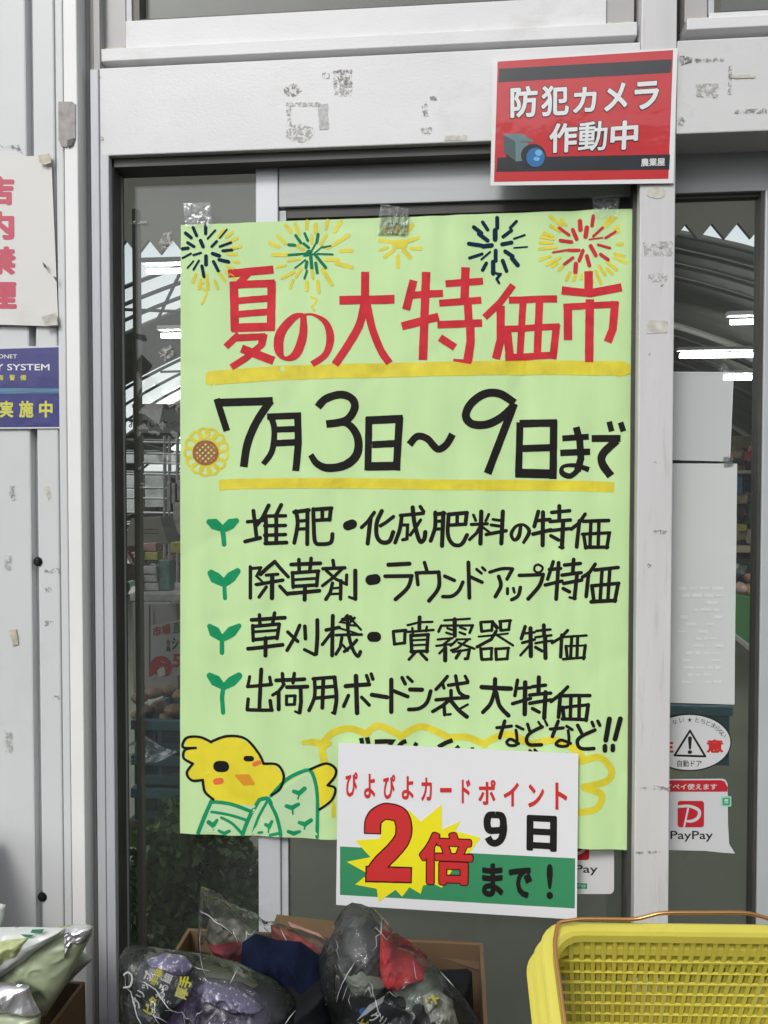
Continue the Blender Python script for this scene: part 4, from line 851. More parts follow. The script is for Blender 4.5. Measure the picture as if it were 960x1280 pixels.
l3J = """52,15 58,68@18;55,12 125,8@16;122,10 118,62@16;60,68 120,60@16;170,8 172,60@18;165,8 232,2@16;228,2 220,58@16;172,62 222,56@16;130,22 150,45@22;40,100 215,80@12;145,65 115,115 30,162@18;150,90 245,150@14;52,172 58,235@18;52,175 120,168@16;117,168 115,234@16;60,237 118,232@16;142,172 145,235@18;142,172 220,166@16;217,166 210,232@16;148,235 212,230@16
318,38 295,110@20;300,80 375,72@14;350,48 352,214@24;300,135 375,115@16;345,148 290,210@14;430,30 432,90@22;385,64 470,55@14;380,102 475,90@14;380,138 480,122@14;438,95 440,226@24;380,162 420,185@18
572,60 530,105 480,135@18;537,88 530,218@20;545,100 685,90@14;597,100 590,225@18;632,100 628,225@18;560,155 680,150@12;562,155 570,225@18;678,150 668,230@18;545,232 675,222@15"""
l4H = """372,388 360,628;302,432 290,490@18;288,492 432,478@20;422,435 430,480@18;292,567 285,628@20;285,632 436,632@20;425,575 432,628@20
460,455 630,446;497,415 502,472@20;570,412 562,468@20;508,478 475,520 440,542@18;475,530 475,628;525,495 648,490@22;608,502 610,580 602,645@22;575,640 602,650@14;522,548 522,600@18;520,548 575,545@16;574,545 570,597@18;522,600 572,597@16
~690,448 690,550 658,632@20;682,445 810,437@20;~808,437 820,560 808,650@22;795,648 812,655@14;742,447 737,618@22;697,497 808,492@20;690,560 812,552@20"""
l4I = """58,492 200,480@24;120,432 127,652@26;75,548 47,612@20;155,558 200,603@20;184,428 196,460@20;212,418 222,448@20;216,542 308,555@24;333,450 333,642@24;342,515 430,552@22;397,438 416,476@20;430,435 458,462@18;445,510 516,513@24;~438,630 500,625 545,590 568,522@22
668,435 635,475 600,512@20;640,480 648,505@18;675,488 790,470@20;~718,432 735,520 765,548 792,555@20;775,432 792,465@18;690,520 690,560@20;600,575 790,560@20;685,572 640,610 580,645@20;648,610 652,665@20;650,665 688,662@14;~690,582 735,635 785,675@24;790,602 738,632@14"""
l4J = """58,402 232,408@26;138,352 135,430@24;~132,435 110,500 65,552@22;~145,432 165,510 218,568@24
272,358 256,450@20;265,408 350,402@18;318,372 315,560@26;242,498 350,467@20;400,342 398,430@24;362,397 440,388@20;345,447 470,435@20;345,497 475,475@20;440,430 432,585@24;362,528 402,550@20
572,398 530,440 472,485@20;528,440 517,578@22;545,450 705,450@20;592,450 588,590@20;642,450 640,590@20;545,522 692,505@18;542,520 550,590@22;695,505 682,598@22;540,590 685,594@20"""
nado = """148,640 235,630@18;195,600 165,700@20;265,630 305,650@16;~262,655 268,700 265,740 225,745 207,725 232,708 278,735@17;332,620 347,668@18;~420,637 350,672 325,710 345,744 415,745@20;397,608 413,632@14;437,602 450,628@14
468,650 545,642@18;515,602 480,693@20;565,632 600,655@16;~575,660 580,710 572,748 530,752 502,738 532,715 590,737@17;632,628 655,673@20;~735,655 660,690 630,725 650,765 728,765@20;717,608 727,632@18;752,602 765,628@18
822,590 800,716@28;888,590 856,710@28;795,752 795,778@26;843,752 843,776@26"""
ink('body_lettering', ink_blk, [(l1E, *E), (l1F, *Fb), (l1G, *G)], .0008)
ink('body_lettering', ink_blk, [(l2E, *E), (l2F, *Fb), (l2G, *G)], .0008)
ink('body_lettering', ink_blk, [(l3H, *H), (l3I, *I_), (l3J, *J)], .0008)
ink('body_lettering', ink_blk, [(l4H, *H), (l4I, *I_), (l4J, *J)], .0008)
ink('body_lettering', ink_blk, [(nado, *J), ("265,125 272,160@24;300,120 308,160@24;345,145 450,140 430,165@24;~530,142 505,152 485,172@24;590,155 578,175@22;800,140 760,155 715,180@24;820,175 835,190@24;905,190 925,192@18", 395, 895, 4.683),
   ("345,778 358,790@16;375,775 388,790@16;565,797 580,799@8", *J)], .0026)
# sprouts
spr = [("60,108,35 85,118,62 128,145,40;222,100,30 188,118,58 145,148,40;132,140 140,190 145,242@26", 250, 630, 4.8),
       ("68,415,40 90,440,62 135,470,45;228,402,35 190,435,58 150,472,45;145,475 150,565@22", 250, 630, 4.8),
       ("60,132,28 88,165,62 122,200,36;236,130,28 190,165,60 148,200,40;133,190 133,292@24", 250, 755, 4.8),
       ("62,428,35 95,458,62 138,495,34;235,430,38 190,465,56 148,495,36;140,500 133,560 140,650@24", 250, 755, 4.8)]
for t, ox, oy, sc in spr: ink('sprout', ink_grn, [(t, ox, oy, sc, 24, True)])
# cloud outline
ink('cloud_outline', ink_yel, [("~0,85 25,88 38,92;~32,95 34,130 45,160;~28,95 60,60 110,48 158,62;~158,64 195,38 260,66;~260,70 320,42 400,74;~400,76 450,72 505,94;~500,92 570,62 640,92;~640,94 710,80 768,108 790,130;~785,142 840,130 876,170 860,200 795,216;~795,218 845,238 832,278 775,292", 390, 890, 2.341, 20, True), ("~700,118 760,112 840,125@26;~840,125 805,150 800,215@24;860,450 862,520@20", 220, 900, 4.364, 24, True)], .0004)
# plain bird in a green wrap
BK = (220, 900, 4.364)
def fillp(pts, m, nm, base):
    ik = Ink(YP, fp, base); ik.poly([(BK[0]+x/BK[2], BK[1]+y/BK[2]) for x, y in pts]); ik.build(nm, m, ps)
fillp([(205, 432), (160, 390), (148, 328), (90, 325), (62, 285), (72, 255), (95, 235), (60, 210), (50, 180), (60, 150), (52, 120), (62, 95), (100, 90), (195, 118), (240, 98), (290, 90), (340, 94), (400, 125), (450, 175), (480, 235), (545, 245), (588, 300), (570, 370), (525, 405), (410, 490), (300, 455)], fill_yel, 'bird_head', .0004)
fillp([(130, 610), (200, 440), (400, 490), (460, 430), (580, 380), (740, 275), (775, 420), (778, 634), (400, 622)], fill_pale, 'bird_wrap', .0012)
fillp([(750, 260), (830, 240), (875, 280), (850, 330), (860, 390), (850, 440), (790, 478), (775, 380)], fill_yel, 'bird_wing', .0008)
ink('bird_outline', ink_blk, [("~205,432 160,390 148,330;~148,325 90,325 62,285 95,235;~95,235 45,205 52,160 110,150;~110,150 40,145 60,95 130,90 195,118;~195,115 280,85 380,100 450,175 480,235;~478,235 555,240 590,300 570,370 525,405@14;~735,262 820,232 870,262 868,305 830,350;~830,350 870,370 852,430 785,480@13;235,250 262,250@62;385,208 412,208@30", *BK, 14, True)], .0026)
ink('bird_beak', mat('orange_marker_ink', (.72, .30, .02), .6), [("330,300,14 385,325,70 420,345,20", *BK, 20, True)], .0026)
ink('bird_blush', cheek, [("220,335,36 245,330,36;430,240,26 455,230,26", *BK, 20, True)], .0014)
ink('bird_wrap_pattern', ink_grn, [("""~125,610 160,520 195,440@22;~190,445 300,455 410,500@20;~195,500 300,515 385,545@16;~455,435 400,530 365,620@22;~365,620 310,560 250,530@16;~455,435 500,425 520,450@22;~520,410 600,325 680,280 735,270 765,340 775,440 772,632@20;~515,450 550,520 570,600 572,625@20;~500,440 450,530 420,618@16;~515,625 560,615 575,625@16
180,555,24 205,575,24 225,545,18;200,570 208,605@10;235,600,16 265,615,20 295,600,16;490,570,20 510,580,22 525,550,16;508,580 505,610@10;645,385,22 675,395,26 705,368,24;675,395 668,425@10;605,465,22 635,475,26 670,455,20;637,475 640,508@10;675,555,20 705,565,26 740,540,22;707,565 702,590@10;615,605,20 645,615,24 675,605,18;450,615,14 470,612,14""", *BK, 18, True)], .0016)
# ---------------- tape holding the poster
def tape(lab, quad, Y, amp=.0016, seed=0):
    f = lambda x, z: Y-amp*abs(noise.noise(Vector((x*90, z*90, seed))))-amp*.5*noise.noise(Vector((x*220, z*220, seed)))
    c = quadmap(quad, .5, .5)
    o = sheet(quad, Y, f, 26, 22).build('clear_tape', tape_m, None, loc=tuple(P(c[0], c[1], Y)), smooth=True)
    return tag(o, lab, 'tape', 'clear tape holding the poster')
tape('crumpled clear tape on the upper left corner of the poster', [(229, 254), (263, 253), (265, 283), (231, 283)], YP-.006, seed=1)
tape('crumpled clear tape at the top middle of the poster, below the rail', [(476, 254), (511, 261), (509, 293), (471, 291)], YP-.008, seed=2)
tape('clear tape on the upper right corner of the poster, under the red sign', [(740, 246), (775, 243), (772, 270), (742, 272)], YP-.010, seed=3)

# ================================================================ PRINTED SHEET
YT2 = .0135
ft = lambda x, z: YT2+.0006*noise.noise(Vector((x*3, z*3, 7)))
nt_ = thing('notice_sheet', 'white printed sheet with green band and big red numeral over the poster edge', 'notice', tuple(P(570, 1140, YT2)))
NQ = [(423, 928.5), (723, 942), (721, 1149.5), (420, 1131)]
sheet(NQ, YT2, ft, 40, 30, .0003).build('paper', paper_w, nt_, smooth=True)
def lay(q, o, m, nm): layer(q, o, m, nm, nt_, YT2, ft, 30, 10)
lay([(425, 1058), (719, 1073), (718.5, 1135.5), (425, 1118.5)], .0004, pr_grn, 'green_band')
c6 = lambda x, y: (415+x/5.189, 1000+y/5.189)
star = [(150, 262), (310, 250), (330, 120), (500, 65), (575, 140), (712, 28), (712, 190), (835, 135), (800, 200), (965, 245), (900, 330), (800, 420), (712, 568), (650, 540), (590, 555), (575, 608), (502, 565), (455, 627), (412, 582), (302, 660), (290, 575), (150, 548), (235, 478), (95, 400), (250, 370)]
def nonconvex(pts, base, m, nm, Y, f, par):
    from mathutils.geometry import tessellate_polygon
    ik = Ink(Y, f, base); off = ik.next(); vs = [ik.pt(*p, off) for p in pts]
    tr = tessellate_polygon([[Vector((p[0], p[1], 0)) for p in pts]]); ik.mb.add(vs, [tuple(t) for t in tr]); ik.build(nm, m, par)
nonconvex([c6(*p) for p in star], .0008, pr_yel, 'yellow_burst', YT2, ft, nt_)
def exp_(q, e): return [(q[0][0]-e, q[0][1]-e), (q[1][0]+e, q[1][1]-e), (q[2][0]+e, q[2][1]+e), (q[3][0]-e, q[3][1]+e)]
two = [c6(222, 30), c6(512, 34), c6(512, 529), c6(222, 517)]; bai = [c6(567, 200), c6(918, 216), c6(912, 556), c6(567, 545)]
S6 = (415, 1000, 5.189)
ik = Ink(YT2, ft, .0012); ik.script("~263,221 270,130 320,82 370,74 440,98 466,170 455,250 400,325 330,395 285,450 268,515@102;216,479 519,487@98", *S6); ik.text('倍', exp_(bai, .9), .052); ik.build('numeral_outline', pr_out, nt_)
ik = Ink(YT2, ft, .0028); ik.script("~263,213 270,130 320,82 370,74 440,98 466,170 455,250 400,325 330,395 285,450 268,505@86;226,478 511,486@80", *S6); ik.text('倍', exp_(bai, -.6), .030); ik.build('numeral', pr_red, nt_)
ik = Ink(YT2, ft, .0016)
row = [('ぴ', 432, 965, 447, 996), ('よ', 455, 967, 469, 998), ('ぴ', 479, 968, 494, 999), ('よ', 502, 970, 517, 999.5), ('カ', 526.5, 971.5, 540, 1001), ('ー', 550, 984.5, 564.5, 990.5), ('ド', 577, 974, 588, 1004), ('ポ', 598, 974.5, 619.5, 1006), ('イ', 629.5, 978, 648.5, 1008), ('ン', 660, 980, 680, 1009), ('ト', 694, 978, 709, 1012)]
for ch, a, b, c, d in row: ik.text(ch, (a, b, c, d), .03)
ik.build('red_lettering', pr_red, nt_)
c7 = lambda x, y: (580+x/4.8, 1000+y/4.8)
ik = Ink(YT2, ft, .0016)
ik.script('~188,88 150,92 138,135 150,178 188,182 226,175 236,135 224,95 188,88@38;~234,130 238,180 222,235 190,258 160,250 143,222@38', 580, 1000, 4.8); ik.text('日', [c7(376, 87), c7(558, 95), c7(556, 313), c7(374, 302)], .045)
ik.text('ま', [c7(107, 378), c7(236, 380), c7(236, 584), c7(107, 580)], .045); ik.text('で', [c7(268, 400), c7(408, 404), c7(408, 590), c7(268, 585)], .045); ik.text('!', [c7(495, 382), c7(534, 384), c7(534, 596), c7(495, 594)], .02)
ik.build('black_lettering', pr_blk, nt_)

# ================================================================ STICKERS AND PAPERS ON THE GLASS
def sticker(name, lab, quad, Y, m, cat='sticker'):
    c = quadmap(quad, .5, .5); t = thing(name, lab, cat, tuple(P(c[0], c[1], Y)))
    sheet(quad, Y, lambda x, z: Y, 4, 4, .0004).build('sticker_sheet', m, t, bevel=0); return t
def rrect(x0, y0, x1, y1, r, n=5):
    o = []
    for cx, cy, a in ((x1-r, y0+r, -90), (x1-r, y1-r, 0), (x0+r, y1-r, 90), (x0+r, y0+r, 180)):
        o += [(cx+r*math.cos(R(a+90*k/n)), cy+r*math.sin(R(a+90*k/n))) for k in range(n+1)]
    return o
def rsticker(name, lab, outline, Y, m, cat='sticker'):
    cx = sum(p[0] for p in outline)/len(outline); cy = sum(p[1] for p in outline)/len(outline)
    t = thing(name, lab, cat, tuple(P(cx, cy, Y)))
    mm = MB(); n = len(outline); vs = [P(x, y, Y) for x, y in outline]; mm.add(vs+[v+Vector((0, .0005, 0)) for v in vs], [tuple(range(n)), tuple(range(2*n-1, n-1, -1))]+[(i, (i+1) % n, (i+1) % n+n, i+n) for i in range(n)])
    mm.build('sticker_sheet', m, t); return t
def paylogo(t, Y, x0, y0, x1, y1, gx0, gy0, gx1, gy1, txt):
    fl_ = lambda x, z: Y
    ik = Ink(Y, fl_, .0006); ik.poly(rrect(x0, y0, x1, y1, 3.5)); ik.build('logo_square', stk_red, t)
    W = x1-x0; Hh = y1-y0; ik = Ink(Y, fl_, .0010)
    ik.script(f'~{x0},{y0+.22*Hh},{W*.10} {x0+.45*W},{y0+.20*Hh},{W*.11} {x0+.80*W},{y0+.36*Hh},{W*.12} {x0+.78*W},{y0+.62*Hh},{W*.12} {x0+.55*W},{y0+.76*Hh},{W*.11} {x0+.30*W},{y0+.76*Hh},{W*.08};{x0+.40*W},{y0+.26*Hh},{W*.07} {x0+.24*W},{y0+Hh},{W*.07}', 0, 0, 1)
    ik.build('logo_letter', stk_w, t)
    ik = Ink(Y, fl_, .0006); ik.text(txt, (gx0, gy0, gx1, gy1), .008); ik.build('lettering', pr_blk, t)
t = rsticker('payment_sticker', 'white payment sticker with red square logo and a red top band, right of the post', rrect(812, 973.5, 909.5, 1064, 6)[:0] or [(812, 974), (903, 973.5), (907, 975), (909.5, 980), (910, 1030), (911.5, 1055), (919, 1067), (905, 1066), (880, 1063.5), (812, 1062)], YG2-.002, stk_w)
fl2 = lambda x, z: YG2-.002
ik = Ink(YG2-.002, fl2, .0006); ik.poly([(813, 975.5), (902, 975), (906, 977), (909.5, 984), (909, 989.5), (813, 989.5)]); ik.build('red_band', stk_red, t)
ik = Ink(YG2-.002, fl2, .0010); ik.text('ペイペイ使えます', (822, 979.5, 896, 987), .02); ik.build('band_lettering', stk_w, t)
paylogo(t, YG2-.002, 847, 1001, 880, 1034, 838, 1038.5, 891, 1052, 'PayPay')
ik = Ink(YG2-.002, fl2, .0012); ik.poly(rrect(901, 995, 914, 1008, 1)); ik.build('small_badge', mat('pale_mint_badge', (.35, .62, .48), .4), t)
ik = Ink(YG2-.002, fl2, .0016); ik.poly(rrect(903, 997, 912.5, 1006.5, 1.5)); ik.build('small_badge', stk_grn, t)
ik = Ink(YG2-.002, fl2, .0020); ik.script('905.5,1000 910,1000@2.6;905.5,1003 910,1003@1.4', 0, 0, 1, 2); ik.build('badge_mark', stk_w, t)
YO = YG-.001
t = rsticker('payment_sticker', 'white payment sticker half hidden behind the printed notice, below the poster', rrect(674, 1030, 767.5, 1117.5, 6), YO, mat('white_sticker_bright', (.70, .70, .71), .4))
paylogo(t, YO, 703, 1042, 736.5, 1075, 690, 1081, 747, 1094, 'PayPay')
ik = Ink(YO, lambda x, z: YO, .0006); ik.poly([(700, 1103), (734, 1104), (734, 1111), (700, 1110)]); ik.build('small_badge', stk_grn, t)
ik = Ink(YO, lambda x, z: YO, .0010); ik.text('Pay', (723, 1105, 732, 1110), .01); ik.build('badge_mark', stk_w, t)
YV = YG2-.002
t = rsticker('warning_sticker', 'oval white automatic door warning sticker with black triangle', ell(861.5, 928, 53, 36, 48), YV, mat('sticker_black_rim', (.015, .015, .015), .4))
fv = lambda x, z: YV
ik = Ink(YV, fv, .0005); ik.poly(ell(861.5, 928, 51.3, 34.3, 48)); ik.build('oval_face', stk_w, t)
c3 = lambda x, y: (830+x/10.667, 880+y/10.667)
ik = Ink(YV, fv, .0009)
tri = [c3(345, 355), c3(550, 697), c3(140, 684)]
for a, b in zip(tri, tri[1:]+tri[:1]): ik.stroke([(*a, 2.6), (*b, 2.6)], True)
ik.stroke([(*c3(345, 455), 5.0), (*c3(345, 590), 3.0)], True); ik.stroke([(*c3(338, 640), 4.6), (*c3(350, 640), 4.6)], True)
ik.text('自動ドア', (846.5, 950, 877, 958.5), .008)
ang = [('く', -42), ('ま', -27), ('な', -17), ('い', -8), ('★', 0)]
for ch, a in [('ま', -38), ('な', -25), ('い', -13), ('★', 0), ('た', 12), ('ち', 22), ('ど', 32), ('ま', 42), ('ら', 52), ('な', 62), ('い', 71)]:
    q = R(a); cx, cy = 862+44.5*math.sin(q), 928-28.5*math.cos(q); r_ = math.atan2(math.sin(q)*28.5/44.5, math.cos(q))*.9
    s_ = 2.9; cs_, sn = math.cos(r_), math.sin(r_)
    ik.text(ch, [(cx+(u*cs_-v*sn)*s_, cy+(u*sn+v*cs_)*s_) for u, v in ((-1, -1), (1, -1), (1, 1), (-1, 1))], .0)
ik.build('black_lettering', pr_blk, t)
ik = Ink(YV, fv, .0009); ik.text('意', (883, 924, 904, 941), .045); ik.text('注', (822, 924, 842, 941), .045); ik.build('red_lettering', mat('sticker_bright_red', (.55, .03, .03), .4), t)
# white papers behind the right glass
pg = film_mat('thin_white_paper', haze=.86, gloss_rough=.5, bump=0, fres=1.02, hazecol=(.64, .67, .65))
YU = YG2-.0025
def wpaper(lab, q, hz):
    f_ = lambda x, z: YU+.001*noise.noise(Vector((x*8, z*8, 1)))
    t = thing('paper_sheet', lab, 'paper', tuple(P(*quadmap(q, .5, .5), YU))); sheet(q, YU, f_, 12, 16).build('sheet', hz, t, smooth=True); return t, f_
pg1 = film_mat('thin_grey_paper', haze=.78, gloss_rough=.35, bump=0, fres=1.05, hazecol=(.66, .68, .68))
pg2 = film_mat('thin_pale_paper', haze=.80, gloss_rough=.35, bump=0, fres=1.05, hazecol=(.71, .74, .72))
t1, f1 = wpaper('upper translucent grey-white paper on the right door glass', [(800, 465), (917, 465.5), (912, 577), (800, 574)], pg1)
t2, f2 = wpaper('lower tall white paper on the right door glass, above the oval sticker', [(798, 579), (921.5, 579.5), (918, 880.5), (798, 877.5)], pg2)
ik = Ink(YU, f1, .0006); ik.script('840,465.5 917,466@1.6;916.5,466 912,576@1.2', 0, 0, 1); ik.build('paper_edge', stk_w, t1)
ik = Ink(YU, f2, .0006)
fm = mat('faint_grey_print', (.66, .69, .675), .6); rr_ = random.Random(3)
for yy in range(735, 860, 9):
    x = 846+rr_.uniform(0, 12)
    while x < 900:
        w_ = rr_.uniform(4, 14)
        if rr_.random() < .6: ik.script(f'{x:.1f},{yy} {min(x+w_, 905):.1f},{yy+.5}', 0, 0, 1, rr_.uniform(2, 4.5))
        x += w_+3
ik.build('faint_print', fm, t2)
tape('small clear tape joining the two white papers on the right', [(904, 570), (916, 569), (917, 582), (905, 583)], YU-.002, .001, 6)
tape('folded tape tab on top of the upper white paper', [(897, 462), (904, 453), (912, 462), (904, 467)], YU-.002, .001, 7)
# ================================================================ FOREGROUND
def Yd(d): return CAM.y+d
box_in = mat('cardboard_inside', (.16, .105, .06), .85, var=.1, vscale=10)
def carton(lab, x0, x1, y0, y1, z0, z1, m, flap=None):
    t = thing('cardboard_box', lab, 'box', ((x0+x1)/2, (y0+y1)/2, z0)); w_ = .006
    for (a, b, c, d) in ((x0, x1, y0, y0+w_), (x0, x1, y1-w_, y1), (x0, x0+w_, y0+w_+.0005, y1-w_-.0005), (x1-w_, x1, y0+w_+.0005, y1-w_-.0005)):
        MB().box(a, b, c, d, z0, z1).build('side', m, t, bevel=.001)
    MB().box(x0+w_, x1-w_, y0+w_, y1-w_, z0, z0+w_).build('base', m, t); return t
zt1 = PZ(1176, Yd(1.20), 560)
bx = carton('brown cardboard box holding the bagged gloves in front of the door', PX(235, Yd(1.2), 1180), PX(604, Yd(1.2), 1180), Yd(.62), Yd(1.2), .0, zt1, card)
MB().add([P(475, 1170, Yd(1.2)), P(585, 1176, Yd(1.2)), P(602, 1184, Yd(1.2)), P(604, 1215, Yd(1.19)), P(604, 1215, Yd(1.195)), P(602, 1184, Yd(1.205)), P(585, 1176, Yd(1.205)), P(475, 1170, Yd(1.205))], [(0, 1, 2, 3), (7, 6, 5, 4), (0, 7, 6, 1), (1, 6, 5, 2), (2, 5, 4, 3)]).build('flap', card, bx)
MB().obox(P(385, 1161, Yd(1.19)), (.052, .004, -.006), (0, .02, .002), (0, 0, .0035)).build('flap', card, bx)
for i, (x0_, x1_) in enumerate(((255, 420), (425, 590))):     # lower layer filling the box
    o = pillow([(x0_, 1215), (x1_, 1215), (x1_+5, 1330), (x0_-5, 1330)], Yd(1.05), .07, 8, .01, 12, 40+i).build('product_bag', mat('dark_bagged_goods', (.012, .013, .015), .9, var=.5, vscale=15, spec=.1), loc=tuple(P(x0_+60, 1300, Yd(1.05))), smooth=True)
    tag(o, ['dark bag buried at the bottom left of the glove heap', 'dark bag buried at the bottom right of the glove heap'][i], 'bag')
def bagthing(lab, at_, cat='bag'): return thing('product_bag', lab, cat, tuple(at_), 'clear bags of work gloves heaped in the box')
navy = mat('navy_cloth', (.005, .008, .024), .9, var=.3, vscale=30, bump=.8, bscale=140, spec=.1)
purple = mat('purple_glove_painted_glare', (.028, .018, .05), .35, bump=1, bscale=90, dirt_or_glare=(.30, .26, .38), dscale=150, damt=1)  # glare on the crinkles is painted as pale mottling over purple
dkgl = mat('dark_grey_glove', (.035, .038, .038), .75, var=.35, vscale=30, bump=.6, bscale=150)
redgl = mat('red_knit_glove', (.42, .012, .02), .75, var=.3, vscale=40, bump=.8, bscale=130)
sage = mat('sage_lining_card', (.13, .15, .12), .6, var=.2, vscale=12)
blkcard = mat('black_header_card', (.014, .016, .02), .4, var=.3, vscale=30)
sil = mat('silver_foil_painted_glare', (.10, .09, .15), .35, bump=1, bscale=110, dirt_or_glare=(.80, .78, .84), dscale=130, damt=1.6)  # white mottling paints the glare of crinkled foil into the colour
wtxt = mat('grey_white_card_print', (.48, .48, .47), .5); ytxt = mat('dull_yellow_card_print', (.42, .40, .04), .5); btxt = mat('blue_card_print', (.03, .12, .40), .5)
# back bag
b3 = bagthing('clear bag with red and cream goods, pointed corner up, at the back of the heap', P(320, 1190, Yd(1.12)))
pm = pillow([(247, 1168), (249, 1130), (251, 1108), (256, 1118), (275, 1124), (330, 1152), (400, 1172), (442, 1196), (430, 1230), (330, 1220), (248, 1188)], Yd(1.12), .035, 12, .012, 17, 11, step=5); pm.build('film', bag_m, b3, smooth=True); creases(pm, b3, 11, 34)
pillow([(256, 1172), (262, 1148), (300, 1150), (325, 1168), (320, 1178), (265, 1185)], Yd(1.135), .015, 8, .005, 25, 3).build('cream_goods', mat('mottled_cream_goods', (.12, .12, .09), .6, var=.7, vscale=60), b3, smooth=True)
pillow([(262, 1178), (300, 1172), (318, 1180), (315, 1205), (270, 1200)], Yd(1.125), .02, 8, .004, 25, 4).build('red_goods', mat('dark_red_goods', (.16, .008, .02), .6, var=.5, vscale=40), b3, smooth=True)
pillow([(338, 1156), (360, 1158), (395, 1180), (400, 1192), (370, 1184), (340, 1174)], Yd(1.135), .012, 6, .003, 25, 6).build('red_goods', mat('dull_red_goods', (.30, .03, .03), .6, var=.5, vscale=40), b3, smooth=True)
pillow([(360, 1152), (400, 1168), (418, 1185), (412, 1198), (385, 1180)], Yd(1.14), .010, 6, .003, 25, 8).build('pink_goods', mat('dull_pink_goods', (.32, .17, .14), .6, var=.3, vscale=40), b3, smooth=True)
o = pillow([(303, 1178), (318, 1168), (345, 1176), (375, 1178), (400, 1196), (415, 1218), (428, 1250), (425, 1300), (370, 1300), (330, 1240), (300, 1205)], Yd(1.060), .040, 18, .009, 16, 21).build('folded_cloth', navy, loc=tuple(P(370, 1260, Yd(1.03))), smooth=True)
tag(o, 'navy blue folded cloth glove pack in the middle of the heap', 'cloth')
# left bag
b2 = bagthing('clear bag of purple gloves with a black header card, front left of the heap', P(260, 1270, Yd(1.010)))
pm = pillow([(150, 1196), (157, 1184), (172, 1182), (200, 1185), (250, 1192), (300, 1205), (345, 1226), (372, 1252), (384, 1290), (384, 1335), (160, 1335), (150, 1262)], Yd(1.010), .055, 16, .012, 17, 31, step=5); pm.build('film', bag_m, b2, smooth=True); creases(pm, b2, 31, 34)
pillow([(243, 1232), (255, 1222), (300, 1228), (335, 1250), (350, 1262), (335, 1275), (345, 1335), (215, 1335), (210, 1262)], Yd(1.010), .045, 14, .006, 22, 32).build('purple_glove', purple, b2, smooth=True)
pillow([(180, 1193), (245, 1200), (320, 1222), (365, 1250), (375, 1335), (350, 1300), (330, 1262), (250, 1222), (180, 1200)], Yd(1.035), .02, 10, .006, 22, 35).build('green_liner', mat('dull_green_liner', (.07, .085, .055), .5, var=.4, vscale=20), b2, smooth=True)
pillow([(153, 1275), (175, 1205), (190, 1196), (245, 1200), (243, 1225), (218, 1262), (200, 1335), (156, 1335)], Yd(1.005), .028, 12, .003, 16, 33).build('header_card', blkcard, b2, smooth=True)
pillow([(183, 1200), (205, 1192), (232, 1196), (242, 1208), (236, 1218), (220, 1214), (205, 1207)], Yd(0.985), .014, 10, .004, 40, 34).build('silver_print', sil, b2, smooth=True)
YH = Yd(1.005)-.034
hs_ = lambda x, z: YH
ik = Ink(YH, hs_, .001); ik.text('グリップ', [(163, 1256), (182, 1212), (194, 1217), (174, 1262)], .03); ik.text('細か', [(203, 1226), (212, 1204), (221, 1208), (213, 1230)], .02); ik.text('ある', [(193, 1246), (201, 1228), (212, 1232), (204, 1250)], .03)
ik.script('~155,1218 160,1215 165,1220 163,1232 155,1234', 0, 0, 1, 2.2, True); ik.build('card_lettering', wtxt, b2)
ik = Ink(YH, hs_, .001); ik.text('ピタッと', [(178, 1266), (200, 1215), (207, 1219), (190, 1270)], .03) if False else ik.text('ピタ', [(178, 1262), (189, 1244), (199, 1249), (189, 1270)], .04); ik.text('手袋', [(187, 1230), (197, 1208), (206, 1212), (196, 1233)], .04); ik.text('厚手', [(217, 1246), (226, 1218), (242, 1222), (233, 1250)], .04); ik.build('card_lettering', ytxt, b2)
pillow([(246, 1236), (258, 1226), (290, 1234), (318, 1248), (330, 1262), (300, 1262), (262, 1250)], Yd(0.980), .018, 10, .004, 45, 36).build('painted_foil_glare', sil, b2, smooth=True)
# black packet with silver edge
t = thing('flat_packet', 'flat black packet with a silver edge strip, standing between the two glove bags', 'packet', tuple(P(415, 1270, Yd(1.050))))
sheet([(424, 1224), (470, 1238), (450, 1330), (385, 1330)], Yd(1.050), lambda x, z: Yd(1.050), 4, 4, .008).build('packet_body', blkcard, t, bevel=.001)
sheet([(420, 1221), (428, 1226), (400, 1290), (388, 1290)], Yd(1.045), lambda x, z: Yd(1.045), 4, 6, .004).build('edge_strip', mat('silver_edge_strip', (.40, .41, .41), .3, metal=.4, var=.3, vscale=60), t)
ik = Ink(Yd(1.048), lambda x, z: Yd(1.048), .001); ik.script('~414,1262 420,1257 428,1260 430,1268 424,1276 416,1274;414,1262 419,1253', 0, 0, 1, 1.8, True); ik.build('ring_mark', mat('grey_ring_print', (.16, .16, .16), .5), t)
# right bag
b1 = bagthing('clear bag of red and dark gloves tied at the top, front right of the heap', P(500, 1260, Yd(1.030)))
pm = pillow([(399, 1222), (398, 1200), (408, 1172), (420, 1150), (430, 1134), (440, 1128), (452, 1130), (466, 1136), (492, 1164), (528, 1188), (543, 1206), (560, 1224), (582, 1250), (602, 1280), (606, 1335), (430, 1335), (412, 1260)], Yd(1.010), .06, 16, .012, 17, 51, step=5); pm.build('film', bag_m, b1, smooth=True); creases(pm, b1, 51, 34)
pillow([(418, 1196), (430, 1160), (455, 1158), (478, 1172), (480, 1215), (470, 1245), (440, 1230), (424, 1215)], Yd(1.040), .03, 12, .005, 22, 52).build('dark_glove', dkgl, b1, smooth=True)
pillow([(422, 1205), (450, 1205), (485, 1230), (470, 1248), (440, 1240)], Yd(1.020), .014, 8, .004, 25, 57).build('grey_lining', sage, b1, smooth=True)
pillow([(476, 1160), (488, 1166), (496, 1188), (512, 1192), (528, 1208), (535, 1219), (512, 1226), (490, 1236), (478, 1226), (474, 1206)], Yd(1.035), .028, 14, .009, 28, 53).build('red_glove', redgl, b1, smooth=True)
